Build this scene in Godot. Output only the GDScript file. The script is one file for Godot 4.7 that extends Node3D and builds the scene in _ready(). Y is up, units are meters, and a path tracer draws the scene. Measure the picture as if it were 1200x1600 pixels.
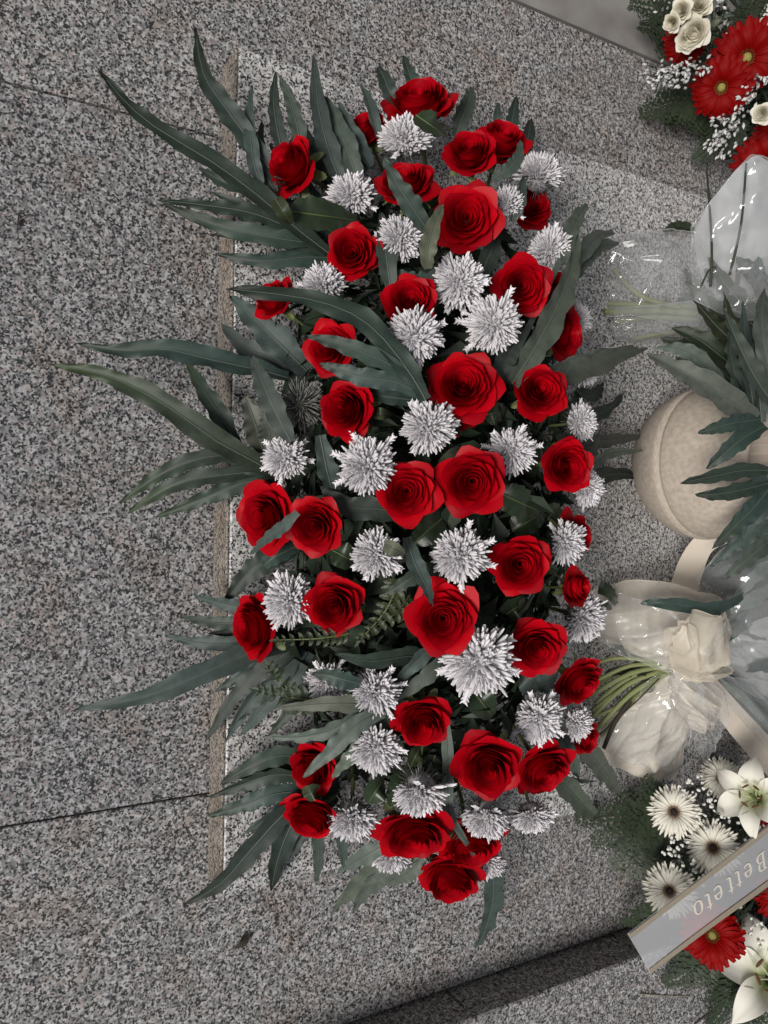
extends Node3D

# Metres, y up. The top of the raised granite slab lies at y = 0; the viewer stands on the near side (+z) and looks down.

const GROUND_Y := -0.058

var rng = RandomNumberGenerator.new()
var M = {}
var used = {}


class Shape:
	var v = PackedVector3Array()
	var n = PackedVector3Array()
	var uv = PackedVector2Array()
	var c = PackedColorArray()
	var ix = PackedInt32Array()

	# a smooth sheet: pos(a, b) and tint(a, b) with a, b from 0 to 1
	func sheet(na: int, nb: int, pos: Callable, tint := Color.WHITE, tint_at = null) -> void:
		var first = v.size()
		var p = PackedVector3Array()
		p.resize((na + 1) * (nb + 1))
		for b in nb + 1:
			for a in na + 1:
				p[b * (na + 1) + a] = pos.call(float(a) / na, float(b) / nb)
		for b in nb + 1:
			for a in na + 1:
				var da = p[b * (na + 1) + mini(a + 1, na)] - p[b * (na + 1) + maxi(a - 1, 0)]
				var db = p[mini(b + 1, nb) * (na + 1) + a] - p[maxi(b - 1, 0) * (na + 1) + a]
				var nn = da.cross(db)
				v.append(p[b * (na + 1) + a])
				n.append(nn.normalized() if nn.length() > 1e-14 else Vector3.UP)
				uv.append(Vector2(float(a) / na, float(b) / nb))
				c.append(tint_at.call(float(a) / na, float(b) / nb) if tint_at != null else tint)
		for b in nb:
			for a in na:
				var i = first + b * (na + 1) + a
				ix.append_array([i, i + na + 1, i + 1, i + 1, i + na + 1, i + na + 2])

	# the same with flat facets, for crinkled film and paper
	func facets(na: int, nb: int, p: PackedVector3Array) -> void:
		for b in nb:
			for a in na:
				var i = b * (na + 1) + a
				var q = [i, i + na + 1, i + 1, i + 1, i + na + 1, i + na + 2]
				if (a + b) % 2:
					q = [i, i + na + 1, i + na + 2, i, i + na + 2, i + 1]
				for t in [0, 3]:
					tri(p[q[t]], p[q[t + 1]], p[q[t + 2]])

	func tri(a: Vector3, b: Vector3, d: Vector3, tint := Color.WHITE) -> void:
		var nn = (d - a).cross(b - a).normalized()
		for q in [a, b, d]:
			ix.append(v.size())
			v.append(q)
			n.append(nn)
			uv.append(Vector2(q.x, q.z))
			c.append(tint)

	# a round bar through pts with its own radius at each
	func tube(pts: Array, radii: Array, sides := 6, tints := []) -> void:
		var first = v.size()
		for k in pts.size():
			var t: Vector3 = (pts[mini(k + 1, pts.size() - 1)] - pts[maxi(k - 1, 0)]).normalized()
			var s = t.cross(Vector3(0.31, 0.9, 0.27)).normalized()
			if s.length() < 0.5:
				s = t.cross(Vector3.RIGHT).normalized()
			var w = t.cross(s).normalized()
			for j in sides:
				var g = TAU * j / sides
				var o = s * cos(g) + w * sin(g)
				v.append(pts[k] + o * radii[k])
				n.append(o)
				uv.append(Vector2(float(j) / sides, float(k) / pts.size()))
				c.append(tints[k] if tints.size() else Color.WHITE)
		for k in pts.size() - 1:
			for j in sides:
				var i0 = first + k * sides + j
				var i1 = first + k * sides + (j + 1) % sides
				ix.append_array([i0, i0 + sides, i1, i1, i0 + sides, i1 + sides])
		for e in [0, pts.size() - 1]:
			var at = v.size()
			v.append(pts[e])
			n.append((pts[e] - pts[1 if e == 0 else e - 1]).normalized())
			uv.append(Vector2.ZERO)
			c.append(tints[e] if tints.size() else Color.WHITE)
			for j in sides:
				var i0: int = first + e * sides + j
				var i1: int = first + e * sides + (j + 1) % sides
				ix.append_array([at, i0, i1] if e == 0 else [at, i1, i0])

	func ball(at: Vector3, r: Vector3, rings := 6, sides := 8, tint := Color.WHITE) -> void:
		sheet(sides, rings, func(a, b): return at + r * Vector3(sin(PI * b) * cos(TAU * a), cos(PI * b), sin(PI * b) * sin(TAU * a)), tint)

	# a lathe round y: profile of Vector2(radius, height)
	func lathe(profile: Array, sides := 32) -> void:
		var k = profile.size() - 1
		sheet(sides, k, func(a, b): return Vector3(profile[roundi(b * k)].x * cos(TAU * a), profile[roundi(b * k)].y, -profile[roundi(b * k)].x * sin(TAU * a)))

	# a block from lo to hi with chamfered edges; uv in metres
	func block(lo: Vector3, hi: Vector3, bevel: float, shift := Vector2.ZERO) -> void:
		for axis in 3:
			for s in [-1, 1]:
				face(lo, hi, bevel, axis, s, shift)
		var h = (hi - lo) / 2
		var m = (hi + lo) / 2
		for e in 12:
			var ax = e / 4
			var p = (ax + 1) % 3
			var q = (ax + 2) % 3
			var sp = 1 if e % 2 else -1
			var sq = 1 if (e / 2) % 2 else -1
			var r = []
			for s in [-1, 1]:
				for w in 2:
					var x = Vector3.ZERO
					x[ax] = s * (h[ax] - bevel)
					x[p] = sp * (h[p] - (bevel if w else 0.0))
					x[q] = sq * (h[q] - (0.0 if w else bevel))
					r.append(m + x)
			quad(r[0], r[1], r[3], r[2], m, shift)
		for k in 8:
			var s = Vector3(1 if k & 1 else -1, 1 if k & 2 else -1, 1 if k & 4 else -1)
			var r = []
			for ax in 3:
				var x = s * (h - Vector3.ONE * bevel)
				x[ax] = s[ax] * h[ax]
				r.append(m + x)
			out_tri(r[0], r[1], r[2], m, shift)

	func face(lo: Vector3, hi: Vector3, bevel: float, axis: int, s: int, shift: Vector2) -> void:
		var h = (hi - lo) / 2
		var m = (hi + lo) / 2
		var p = (axis + 1) % 3
		var q = (axis + 2) % 3
		var r = []
		for w in [[-1, -1], [1, -1], [1, 1], [-1, 1]]:
			var x = Vector3.ZERO
			x[axis] = s * h[axis]
			x[p] = w[0] * (h[p] - bevel)
			x[q] = w[1] * (h[q] - bevel)
			r.append(m + x)
		quad(r[0], r[1], r[2], r[3], m, shift)

	func quad(a: Vector3, b: Vector3, d: Vector3, e: Vector3, m: Vector3, shift: Vector2) -> void:
		out_tri(a, b, d, m, shift)
		out_tri(a, d, e, m, shift)

	func out_tri(a: Vector3, b: Vector3, d: Vector3, m: Vector3, shift: Vector2) -> void:
		var nn = (d - a).cross(b - a).normalized()
		if nn.dot((a + b + d) / 3 - m) < 0:
			var w = b
			b = d
			d = w
			nn = -nn
		for x in [a, b, d]:
			ix.append(v.size())
			v.append(x)
			n.append(nn)
			uv.append(shift + (Vector2(x.x, x.z) if absf(nn.y) > 0.6 else Vector2(x.x, x.y) if absf(nn.z) > 0.6 else Vector2(x.z, x.y)))
			c.append(Color.WHITE)

	func mesh() -> ArrayMesh:
		var arr = []
		arr.resize(Mesh.ARRAY_MAX)
		arr[Mesh.ARRAY_VERTEX] = v
		arr[Mesh.ARRAY_NORMAL] = n
		arr[Mesh.ARRAY_TEX_UV] = uv
		arr[Mesh.ARRAY_COLOR] = c
		arr[Mesh.ARRAY_INDEX] = ix
		var m = ArrayMesh.new()
		m.add_surface_from_arrays(Mesh.PRIMITIVE_TRIANGLES, arr)
		return m


# ---------------------------------------------------------------- naming

func numbered(called: String) -> String:
	used[called] = used.get(called, -1) + 1
	return called if used[called] == 0 else "%s_%03d" % [called, used[called]]


func part(called: String, mesh: Mesh, material: Material, parent: Node3D, kind := "") -> MeshInstance3D:
	var o = MeshInstance3D.new()
	var k = 0
	for ch in parent.get_children():
		if String(ch.name).get_slice("_0", 0) == called:
			k += 1
	o.name = called if k == 0 else "%s_%03d" % [called, k]
	o.mesh = mesh
	o.material_override = material
	parent.add_child(o, true)
	if kind:
		o.set_meta("kind", kind)
	return o


func thing(called: String, label: String, category: String, at := Transform3D(), group := "") -> Node3D:
	var o = Node3D.new()
	o.name = numbered(called)
	add_child(o, true)
	o.transform = at
	tag(o, label, category, group)
	return o


func tag(o: Node3D, label: String, category: String, group := "") -> void:
	o.set_meta("label", label)
	o.set_meta("category", category)
	if group:
		o.set_meta("group", group)


func copy_of(source: Node3D, called: String, label: String, category: String, at: Transform3D, group := "") -> Node3D:
	var o: Node3D = source.duplicate()
	o.name = numbered(called)
	add_child(o, true)
	o.transform = at
	tag(o, label, category, group)
	return o


func structure(called: String) -> Node3D:
	var o = Node3D.new()
	o.name = numbered(called)
	add_child(o, true)
	o.set_meta("kind", "structure")
	return o


# ---------------------------------------------------------------- materials

func mat(r: float, g: float, b: float, rough: float, opts := {}) -> StandardMaterial3D:
	var m = StandardMaterial3D.new()
	m.albedo_color = Color(r, g, b).linear_to_srgb()
	m.roughness = rough
	m.cull_mode = BaseMaterial3D.CULL_DISABLED
	for k in opts:
		m.set(k, opts[k])
	return m


func noise(kind: int, freq: float, sd: int, octaves := 3) -> FastNoiseLite:
	var f = FastNoiseLite.new()
	f.noise_type = kind
	f.frequency = freq
	f.seed = sd
	f.fractal_octaves = octaves
	if octaves == 1:
		f.fractal_type = FastNoiseLite.FRACTAL_NONE
	return f


func bytes_of(f: FastNoiseLite, side: int) -> PackedByteArray:
	var im = f.get_image(side, side, false, false, true)
	im.convert(Image.FORMAT_L8)
	return im.get_data()


# polished, weathered granite: feldspar and quartz grains, clusters of black mica, pinkish and rusty grains
func granite_picture(sd: int, side: int, palette: Array, black: float, rust: float) -> ImageTexture:
	var g := noise(FastNoiseLite.TYPE_CELLULAR, 0.235, sd, 1)
	g.cellular_return_type = FastNoiseLite.RETURN_CELL_VALUE
	g.domain_warp_enabled = true
	g.domain_warp_amplitude = 4.0
	g.domain_warp_frequency = 0.09
	var s := noise(FastNoiseLite.TYPE_CELLULAR, 0.40, sd + 5, 1)
	s.cellular_return_type = FastNoiseLite.RETURN_CELL_VALUE
	s.domain_warp_enabled = true
	s.domain_warp_amplitude = 3.2
	s.domain_warp_frequency = 0.16
	var big := bytes_of(g, side)
	var small := bytes_of(s, side)
	var cluster := bytes_of(noise(FastNoiseLite.TYPE_SIMPLEX_SMOOTH, 0.075, sd + 9, 2), side)
	var patch := bytes_of(noise(FastNoiseLite.TYPE_SIMPLEX_SMOOTH, 0.006, sd + 13, 4), side)
	var fine := bytes_of(noise(FastNoiseLite.TYPE_SIMPLEX, 0.45, sd + 17, 1), side)
	var out := PackedByteArray()
	out.resize(side * side * 3)
	var np := palette.size()
	for i in side * side:
		var col: Color = palette[mini(int(big[i] / 256.0 * np), np - 1)]
		var k := 0.84 + fine[i] / 255.0 * 0.32
		var dark := small[i] / 255.0 + (cluster[i] - 128) / 255.0 * 0.75
		if dark > 1.0 - black:
			col = Color(0.028, 0.028, 0.029)
			k = 0.8 + fine[i] / 255.0 * 0.9
		elif dark > 1.0 - black - 0.13:
			col = Color(0.15, 0.15, 0.152)
		var stain := maxf(0.0, patch[i] / 255.0 - 0.52) * rust
		if small[(i * 7 + 991) % (side * side)] > 70:
			stain *= 1.0 + small[i] / 255.0
			col = col.lerp(Color(col.r * 0.75, col.g * 0.56, col.b * 0.42), minf(stain, 1.0))
		col = (col * k).linear_to_srgb()
		out[i * 3] = clampi(int(col.r * 255), 0, 255)
		out[i * 3 + 1] = clampi(int(col.g * 255), 0, 255)
		out[i * 3 + 2] = clampi(int(col.b * 255), 0, 255)
	return ImageTexture.create_from_image(Image.create_from_data(side, side, false, Image.FORMAT_RGB8, out))


func noise_picture(f: FastNoiseLite, side: int, lo: Color, hi: Color) -> ImageTexture:
	var d := bytes_of(f, side)
	var out := PackedByteArray()
	out.resize(side * side * 3)
	for i in side * side:
		var col := lo.lerp(hi, d[i] / 255.0).linear_to_srgb()
		out[i * 3] = int(col.r * 255)
		out[i * 3 + 1] = int(col.g * 255)
		out[i * 3 + 2] = int(col.b * 255)
	return ImageTexture.create_from_image(Image.create_from_data(side, side, false, Image.FORMAT_RGB8, out))


func granite(tex: Texture2D, tint: Color, rough: float, metres = 1.06) -> StandardMaterial3D:
	var m = mat(tint.r, tint.g, tint.b, rough)
	m.albedo_texture = tex
	m.uv1_scale = Vector3(1.0 / metres, 1.0 / metres, 1)
	return m


func make_materials() -> void:
	var pal = [Color(0.20, 0.196, 0.194), Color(0.26, 0.255, 0.252), Color(0.32, 0.314, 0.31), Color(0.40, 0.39, 0.383), Color(0.48, 0.468, 0.46), Color(0.58, 0.565, 0.555), Color(0.40, 0.335, 0.315), Color(0.29, 0.285, 0.283), Color(0.52, 0.508, 0.50)]
	var floor_tex = granite_picture(11, 1400, pal, 0.25, 1.1)
	var pal2 = [Color(0.38, 0.38, 0.38), Color(0.50, 0.495, 0.49), Color(0.58, 0.57, 0.56), Color(0.66, 0.65, 0.64), Color(0.72, 0.71, 0.70), Color(0.78, 0.77, 0.755), Color(0.56, 0.51, 0.49), Color(0.54, 0.535, 0.53)]
	var slab_tex = granite_picture(47, 1100, pal2, 0.20, 0.3)
	M.floor = granite(floor_tex, Color(1, 1, 1), 0.55)
	M.floor_b = granite(floor_tex, Color(0.93, 0.94, 0.96), 0.55)
	M.slab = granite(slab_tex, Color(1, 1, 1), 0.42, 0.74)
	M.kerb = granite(floor_tex, Color(1, 0.985, 0.96), 0.6)
	var edge_tex = granite_picture(83, 512, [Color(0.26, 0.22, 0.18), Color(0.33, 0.285, 0.24), Color(0.22, 0.18, 0.145), Color(0.38, 0.33, 0.28), Color(0.29, 0.25, 0.21)], 0.22, 1.0)
	M.slab_edge = granite(edge_tex, Color(1, 1, 1), 0.85, 0.34)
	var con = noise_picture(noise(FastNoiseLite.TYPE_SIMPLEX_SMOOTH, 0.02, 3, 5), 512, Color(0.20, 0.185, 0.175), Color(0.34, 0.325, 0.31))
	M.concrete = granite(con, Color(1, 1, 1), 0.9)
	M.earth = mat(0.16, 0.15, 0.14, 0.95)
	M.joint = mat(0.03, 0.026, 0.022, 0.95)
	var mottle = noise_picture(noise(FastNoiseLite.TYPE_SIMPLEX_SMOOTH, 0.03, 21, 4), 256, Color(0.55, 0.56, 0.55), Color(1, 1, 1))
	var leaf = {"albedo_texture": mottle, "uv1_triplanar": true, "uv1_scale": Vector3(9, 9, 9), "vertex_color_use_as_albedo": true}
	M.leaf = [
		mat(0.045, 0.078, 0.067, 0.55, leaf), mat(0.070, 0.100, 0.090, 0.6, leaf), mat(0.045, 0.070, 0.052, 0.55, leaf), mat(0.135, 0.168, 0.142, 0.6, leaf), mat(0.130, 0.143, 0.093, 0.6, leaf),
		mat(0.034, 0.054, 0.027, 0.35, leaf), mat(0.040, 0.053, 0.020, 0.45, leaf), mat(0.143, 0.158, 0.105, 0.55, leaf), mat(0.046, 0.059, 0.022, 0.5, leaf), mat(0.036, 0.054, 0.026, 0.55, leaf),
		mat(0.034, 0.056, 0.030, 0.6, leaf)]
	for m in M.leaf:
		m.backlight_enabled = true
		m.backlight = Color(0.16, 0.2, 0.12)
	M.midrib = mat(0.11, 0.135, 0.11, 0.55)
	M.stem = mat(0.12, 0.15, 0.055, 0.5)
	M.dark_stem = mat(0.03, 0.04, 0.022, 0.6)
	M.cut_stem = mat(0.27, 0.30, 0.13, 0.5)
	M.sepal = mat(0.14, 0.17, 0.06, 0.55)
	var velvet = noise_picture(noise(FastNoiseLite.TYPE_SIMPLEX_SMOOTH, 0.025, 31, 4), 256, Color(0.74, 0.6, 0.6), Color(1, 1, 1))
	var petal = {"albedo_texture": velvet, "uv1_triplanar": true, "uv1_scale": Vector3(3, 3, 3), "metallic_specular": 0.22, "backlight_enabled": true, "backlight": Color(0.5, 0.02, 0.02)}
	M.petal = [mat(0.50, 0.0012, 0.009, 0.42, petal), mat(0.40, 0.001, 0.009, 0.48, petal), mat(0.59, 0.0015, 0.010, 0.42, petal)]
	var silk = {"backlight_enabled": true, "backlight": Color(0.5, 0.46, 0.36)}
	M.cream_petal = [mat(0.78, 0.75, 0.64, 0.6, silk), mat(0.80, 0.78, 0.69, 0.6, silk), mat(0.74, 0.70, 0.58, 0.6, silk)]
	M.tinted = mat(1, 1, 1, 0.75, {"vertex_color_use_as_albedo": true})
	M.tinted_petal = mat(1, 1, 1, 0.6, {"metallic_specular": 0.25, "vertex_color_use_as_albedo": true, "backlight_enabled": true, "backlight": Color(0.3, 0.3, 0.3)})
	var st = noise_picture(noise(FastNoiseLite.TYPE_SIMPLEX_SMOOTH, 0.03, 61, 6), 512, Color(0.40, 0.335, 0.275), Color(0.56, 0.49, 0.415))
	var st_bump = noise_picture(noise(FastNoiseLite.TYPE_SIMPLEX, 0.3, 67, 3), 512, Color(0, 0, 0), Color(1, 1, 1))
	M.stone = mat(1, 1, 1, 0.85, {"albedo_texture": st, "uv1_scale": Vector3(4, 2, 1), "heightmap_enabled": true, "heightmap_texture": st_bump, "heightmap_scale": 0.015})
	M.film = mat(0.82, 0.84, 0.86, 0.05, {"transparency": BaseMaterial3D.TRANSPARENCY_ALPHA})
	M.film.albedo_color.a = 0.15
	M.haze_film = mat(0.6, 0.61, 0.62, 0.16, {"transparency": BaseMaterial3D.TRANSPARENCY_ALPHA})
	M.haze_film.albedo_color.a = 0.14
	M.white_paper = mat(0.44, 0.45, 0.46, 0.6, {"backlight_enabled": true, "backlight": Color(0.3, 0.3, 0.3)})
	M.cream_wrap = mat(0.84, 0.77, 0.66, 0.3, {"transparency": BaseMaterial3D.TRANSPARENCY_ALPHA, "backlight_enabled": true, "backlight": Color(0.4, 0.36, 0.3)})
	M.cream_wrap.albedo_color.a = 0.66
	M.frosted_wrap = mat(0.50, 0.53, 0.52, 0.35, {"transparency": BaseMaterial3D.TRANSPARENCY_ALPHA})
	M.frosted_wrap.albedo_color.a = 0.62
	M.organza = mat(0.86, 0.79, 0.66, 0.35, {"transparency": BaseMaterial3D.TRANSPARENCY_ALPHA, "backlight_enabled": true, "backlight": Color(0.45, 0.4, 0.32)})
	M.organza.albedo_color.a = 0.46
	M.cream_ribbon = mat(0.76, 0.67, 0.56, 0.4, {"backlight_enabled": true, "backlight": Color(0.35, 0.3, 0.22)})
	M.grey_ribbon = mat(0.64, 0.645, 0.67, 0.28, {"transparency": BaseMaterial3D.TRANSPARENCY_ALPHA})
	M.grey_ribbon.albedo_color.a = 0.62
	var gold = noise_picture(noise(FastNoiseLite.TYPE_SIMPLEX, 0.09, 71, 3), 256, Color(0.34, 0.31, 0.27), Color(0.56, 0.46, 0.31))
	M.gold = mat(1, 1, 1, 0.4, {"albedo_texture": gold, "uv1_triplanar": true, "uv1_scale": Vector3(14, 14, 14), "metallic": 0.25})
	M.letters = mat(0.80, 0.74, 0.64, 0.5)
	M.plastic = mat(0.012, 0.014, 0.012, 0.5)
	M.foam = mat(0.025, 0.05, 0.025, 0.95)
	M.twig = mat(0.045, 0.035, 0.025, 0.8)
	M.straw = mat(0.36, 0.31, 0.22, 0.7)


# ---------------------------------------------------------------- shapes of plants

func curve_through(pts: Array, k: int) -> PackedVector3Array:
	var out = PackedVector3Array()
	var m = pts.size() - 1
	for i in k + 1:
		var t = float(i) / k * m
		var s = mini(int(t), m - 1)
		var f = t - s
		out.append(pts[s].cubic_interpolate(pts[s + 1], pts[maxi(s - 1, 0)], pts[mini(s + 2, m)], f))
	return out


# a leaf blade along a curve. kind 0: fern lobe with a wavy margin, 1: ovate leaf with a toothed margin, 2: even narrow blade
func blade(pts: Array, width: float, kind: int, sd: int, tip_tint := Color.WHITE, own := Color.WHITE) -> ArrayMesh:
	var r = RandomNumberGenerator.new()
	r.seed = sd
	var k = 22 if kind == 0 else 12
	var line = curve_through(pts, k)
	var facing = Vector3(r.randf_range(-0.35, 0.35), 0.86, r.randf_range(0.15, 0.6)).normalized()
	var ph = r.randf() * TAU
	var ph2 = r.randf() * TAU
	var waves = r.randf_range(3.0, 5.5)
	var fold = r.randf_range(0.08, 0.42)
	var twist = r.randf_range(-0.5, 0.5)
	var ruffle = r.randf_range(0.03, 0.12)
	var s = Shape.new()
	var shape_at = func(a, b):
		var i = roundi(b * k)
		var t: Vector3 = (line[mini(i + 1, k)] - line[maxi(i - 1, 0)]).normalized()
		var side = t.cross(facing).normalized().rotated(t, twist * (b - 0.4))
		var up = side.cross(t).normalized()
		var w = 1.0
		if kind == 0:
			w = lerpf(0.55, 1.0, smoothstep(0.0, 0.35, b)) * (1.0 if b < 0.38 else pow(maxf(0.0, 1.0 - pow((b - 0.38) / 0.62, 1.7)), 0.85))
		elif kind == 1:
			w = pow(sin(PI * pow(clampf(b, 0.0, 1.0), 0.75)), 0.8) + 0.02
		else:
			w = 1.0 - pow(b, 4.0)
		var u: float = a * 2.0 - 1.0
		var margin = 1.0
		if kind == 0:
			margin = 1.0 + 0.11 * sin(b * waves * TAU + ph + (1.5 if u > 0 else 0.0)) + 0.05 * sin(b * waves * 3.1 * TAU + ph2 + u)
		elif kind == 1:
			margin = 1.0 + 0.05 * (i % 2)
		var x = u * width * 0.5 * w * margin
		var lift = absf(u) * fold * width * 0.5 * w + absf(u) * u * u * ruffle * width * sin(b * waves * TAU * 1.3 + ph2 + u) * minf(1.0, b * 4.0)
		return line[i] + side * x + up * lift
	var tint_at = func(a, b):
		return own * Color.WHITE.lerp(tip_tint, smoothstep(0.5, 1.0, b + 0.12 * sin(a * 9.0 + ph)))
	s.sheet(8, k, shape_at, Color.WHITE, tint_at)
	return s.mesh()


func midrib(pts: Array, width: float) -> ArrayMesh:
	var line = curve_through(pts, 12)
	var p = []
	var q = []
	for i in 12:
		p.append(line[i] + Vector3(0, 0.0006, 0.0003))
		q.append(width * 0.028 * (1.0 - i / 13.0) + 0.0002)
	var s = Shape.new()
	s.tube(p, q, 4)
	return s.mesh()


# a hybrid rose: spiralled petals in a unit head (radius about 1, axis +y)
func rose_petal(i: int, count: int, sd: int) -> ArrayMesh:
	var r = RandomNumberGenerator.new()
	r.seed = sd * 100 + i
	var t = float(i) / (count - 1)
	var phi = i * 2.39996 + r.randf_range(-0.15, 0.15)
	var rim = 0.04 + 0.78 * pow(t, 0.85)
	var half = lerpf(2.2, 0.86, pow(t, 0.45))
	var top = lerpf(0.95, 1.02, minf(t / 0.25, 1.0)) - 0.34 * pow(maxf(0.0, t - 0.3) / 0.7, 1.6)
	top += r.randf_range(-0.02, 0.02)
	var flare = lerpf(0.02, 0.09, minf(t / 0.6, 1.0)) + 0.20 * smoothstep(0.6, 1.0, t) * r.randf_range(0.7, 1.3)
	var drop = 0.01 + pow(maxf(0.0, (t - 0.45) / 0.55), 1.2) * r.randf_range(0.10, 0.26)
	var s1 = r.randf() * TAU
	var s2 = r.randf() * TAU
	var skew = r.randf_range(-0.35, 0.35)
	var s = Shape.new()
	s.sheet(9, 8, func(a, b):
		var u: float = a * 2.0 - 1.0
		var v: float = b * (1.0 - 0.24 * pow(absf(u), 2.4) * (0.35 + 0.65 * t))
		var rad = rim * (1.0 - pow(1.0 - v, 2.2)) + 0.03
		var e = maxf(0.0, (v - 0.55) / 0.45)
		rad += flare * e * e * (0.8 + 0.55 * u * u)
		var y = top * pow(v, 1.15) - drop * e * e * (1.0 + 0.6 * u * u)
		var tip = exp(-pow((u - skew) / 0.26, 2.0)) * pow(v, 7.0)
		var roll = pow(absf(u), 1.6) * e * t
		rad += 0.15 * t * tip - 0.15 * roll
		rad += 0.03 * smoothstep(0.84, 1.0, v) * (1.0 - t * 0.6)
		y -= 0.22 * roll * t
		rad *= 1.0 + 0.07 * u * (1.0 - 0.4 * t)
		rad += 0.028 * (0.25 + t) * sin(u * 3.4 + s1) * v * v
		y += 0.03 * sin(u * 2.6 + s2) * v * v * (0.3 + t)
		var ang = phi + u * half
		return Vector3(rad * cos(ang), y, rad * sin(ang)) / 1.02)
	return s.mesh()


func make_rose(sd: int, count: int, petals: Array, openness: float, tall = 1.0) -> Node3D:
	var root = Node3D.new()
	var r = RandomNumberGenerator.new()
	r.seed = sd
	for i in count:
		var o = part("petal", rose_petal(i, count, sd), petals[r.randi() % petals.size()], root)
		o.scale = Vector3(openness, tall, openness) if i > count / 3 else Vector3(1, tall, 1)
	for i in 5:
		var g = TAU * i / 5 + 0.3
		var d = Vector3(cos(g), 0, sin(g))
		part("sepal", blade([d * 0.10 + Vector3(0, 0.04, 0), d * 0.42 + Vector3(0, 0.05, 0), d * 0.72 + Vector3(0, -0.10, 0), d * 0.86 + Vector3(0, -0.36 + 0.3 * r.randf(), 0)], 0.3, 2, sd + i), M.sepal, root)
	var s = Shape.new()
	s.ball(Vector3(0, -0.05, 0), Vector3(0.2, 0.18, 0.2), 6, 10)
	s.tube([Vector3(0, -0.1, 0), Vector3(0.03, -0.9, 0.02), Vector3(-0.02, -1.9, 0)], [0.075, 0.07, 0.075], 7)
	part("stem", s.mesh(), M.stem, root)
	return root


# a spiny thistle head (unit radius, axis +y); white paint crusts the outer ends of the bristles
func make_thistle(sd: int, painted: bool, reach: float) -> Node3D:
	var root = Node3D.new()
	var r = RandomNumberGenerator.new()
	r.seed = 500 + sd
	var base_col = Color(0.075, 0.08, 0.07)
	var white = Color(0.86, 0.83, 0.855) if painted else Color(0.26, 0.26, 0.25)
	var s = Shape.new()
	s.ball(Vector3(0, 0.0, 0), Vector3(0.56, 0.54, 0.56) if painted else Vector3(0.34, 0.34, 0.34), 8, 12, Color(0.42, 0.41, 0.42) if painted else base_col)
	var count = 330 if painted else 260
	for i in count:
		var f = (i + 0.5) / count
		var th = acos(1.0 - (0.90 if painted else 1.4) * f) + r.randf_range(-0.06, 0.06)
		var g = i * 2.39996 + r.randf_range(-0.15, 0.15)
		var d = Vector3(sin(th) * cos(g), cos(th), sin(th) * sin(g))
		var ln = r.randf_range(0.82, 0.96) * lerpf(0.90, 1.0, smoothstep(0.0, 1.2, th))
		if r.randf() < 0.06:
			ln *= 1.13
		var bend = Vector3(r.randf_range(-1, 1), r.randf_range(-0.6, 1), r.randf_range(-1, 1)) * 0.07
		var pts = [d * 0.36, d * lerpf(0.36, ln, 0.55) + bend * 0.5, d * lerpf(0.36, ln, 0.85) + bend, d * ln + bend * 1.5]
		var fat = (r.randf_range(0.036, 0.054) if painted else 0.017)
		var coat = clampf(r.randf_range(0.8, 1.05) - maxf(0.0, th - 1.2) * 1.1, 0.2, 1.0)
		var w = white * r.randf_range(0.88, 1.05)
		w.a = 1
		s.tube(pts, [fat * 0.6, fat * 0.9, fat * 1.05, fat * 0.45], 5, [base_col, base_col.lerp(w, 0.85 * coat), base_col.lerp(w, coat), w])
	part("bristles", s.mesh(), M.tinted, root, "stuff")
	var hair = Shape.new()
	for i in 190:
		var g = i * 2.39996
		var th = r.randf_range(1.32, 2.5)
		var d = Vector3(sin(th) * cos(g), cos(th), sin(th) * sin(g))
		var ln = r.randf_range(0.7, 1.0)
		var curl = Vector3(0, r.randf_range(-0.1, 0.32), 0)
		var c2 = Color(0.065, 0.07, 0.055) * r.randf_range(0.6, 1.3)
		c2.a = 1
		hair.tube([d * 0.32, d * 0.65 * ln + curl * 0.3, d * ln + curl], [0.02, 0.014, 0.004], 4, [base_col, c2, c2.lerp(white, 0.5 if r.randf() < 0.18 else 0.02)])
	part("hairs", hair.mesh(), M.tinted, root, "stuff")
	if painted:
		var bracts = 3 + sd % 3
		for i in bracts:
			var g = TAU * i / bracts * 0.8 + r.randf_range(-0.6, 0.6)
			var th = r.randf_range(1.25, 1.75)
			var d = Vector3(sin(th) * cos(g), cos(th), sin(th) * sin(g))
			var side = d.cross(Vector3.UP).normalized()
			var b = Shape.new()
			var ln = r.randf_range(0.98, 1.0 + reach)
			b.tube([d * 0.4, d * 0.75, d * ln * 0.92, d * ln], [0.03, 0.06, 0.07, 0.012], 5, [base_col, white * 0.9, white, white])
			for q in 5:
				var at = d * lerpf(0.7, ln * 0.95, q / 4.0)
				for sg in [-1.0, 1.0]:
					b.tube([at, at + side * sg * 0.06 + d * 0.04, at + side * sg * r.randf_range(0.07, 0.14) + d * 0.1], [0.045, 0.036, 0.006], 4, [white, white, white])
			part("bract", b.mesh(), M.tinted, root)
	var st = Shape.new()
	st.tube([Vector3(0, -0.3, 0), Vector3(0.04, -1.1, 0), Vector3(0, -1.9, 0.05)], [0.08, 0.07, 0.07], 6)
	part("stem", st.mesh(), M.dark_stem if not painted else M.stem, root)
	return root


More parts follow.
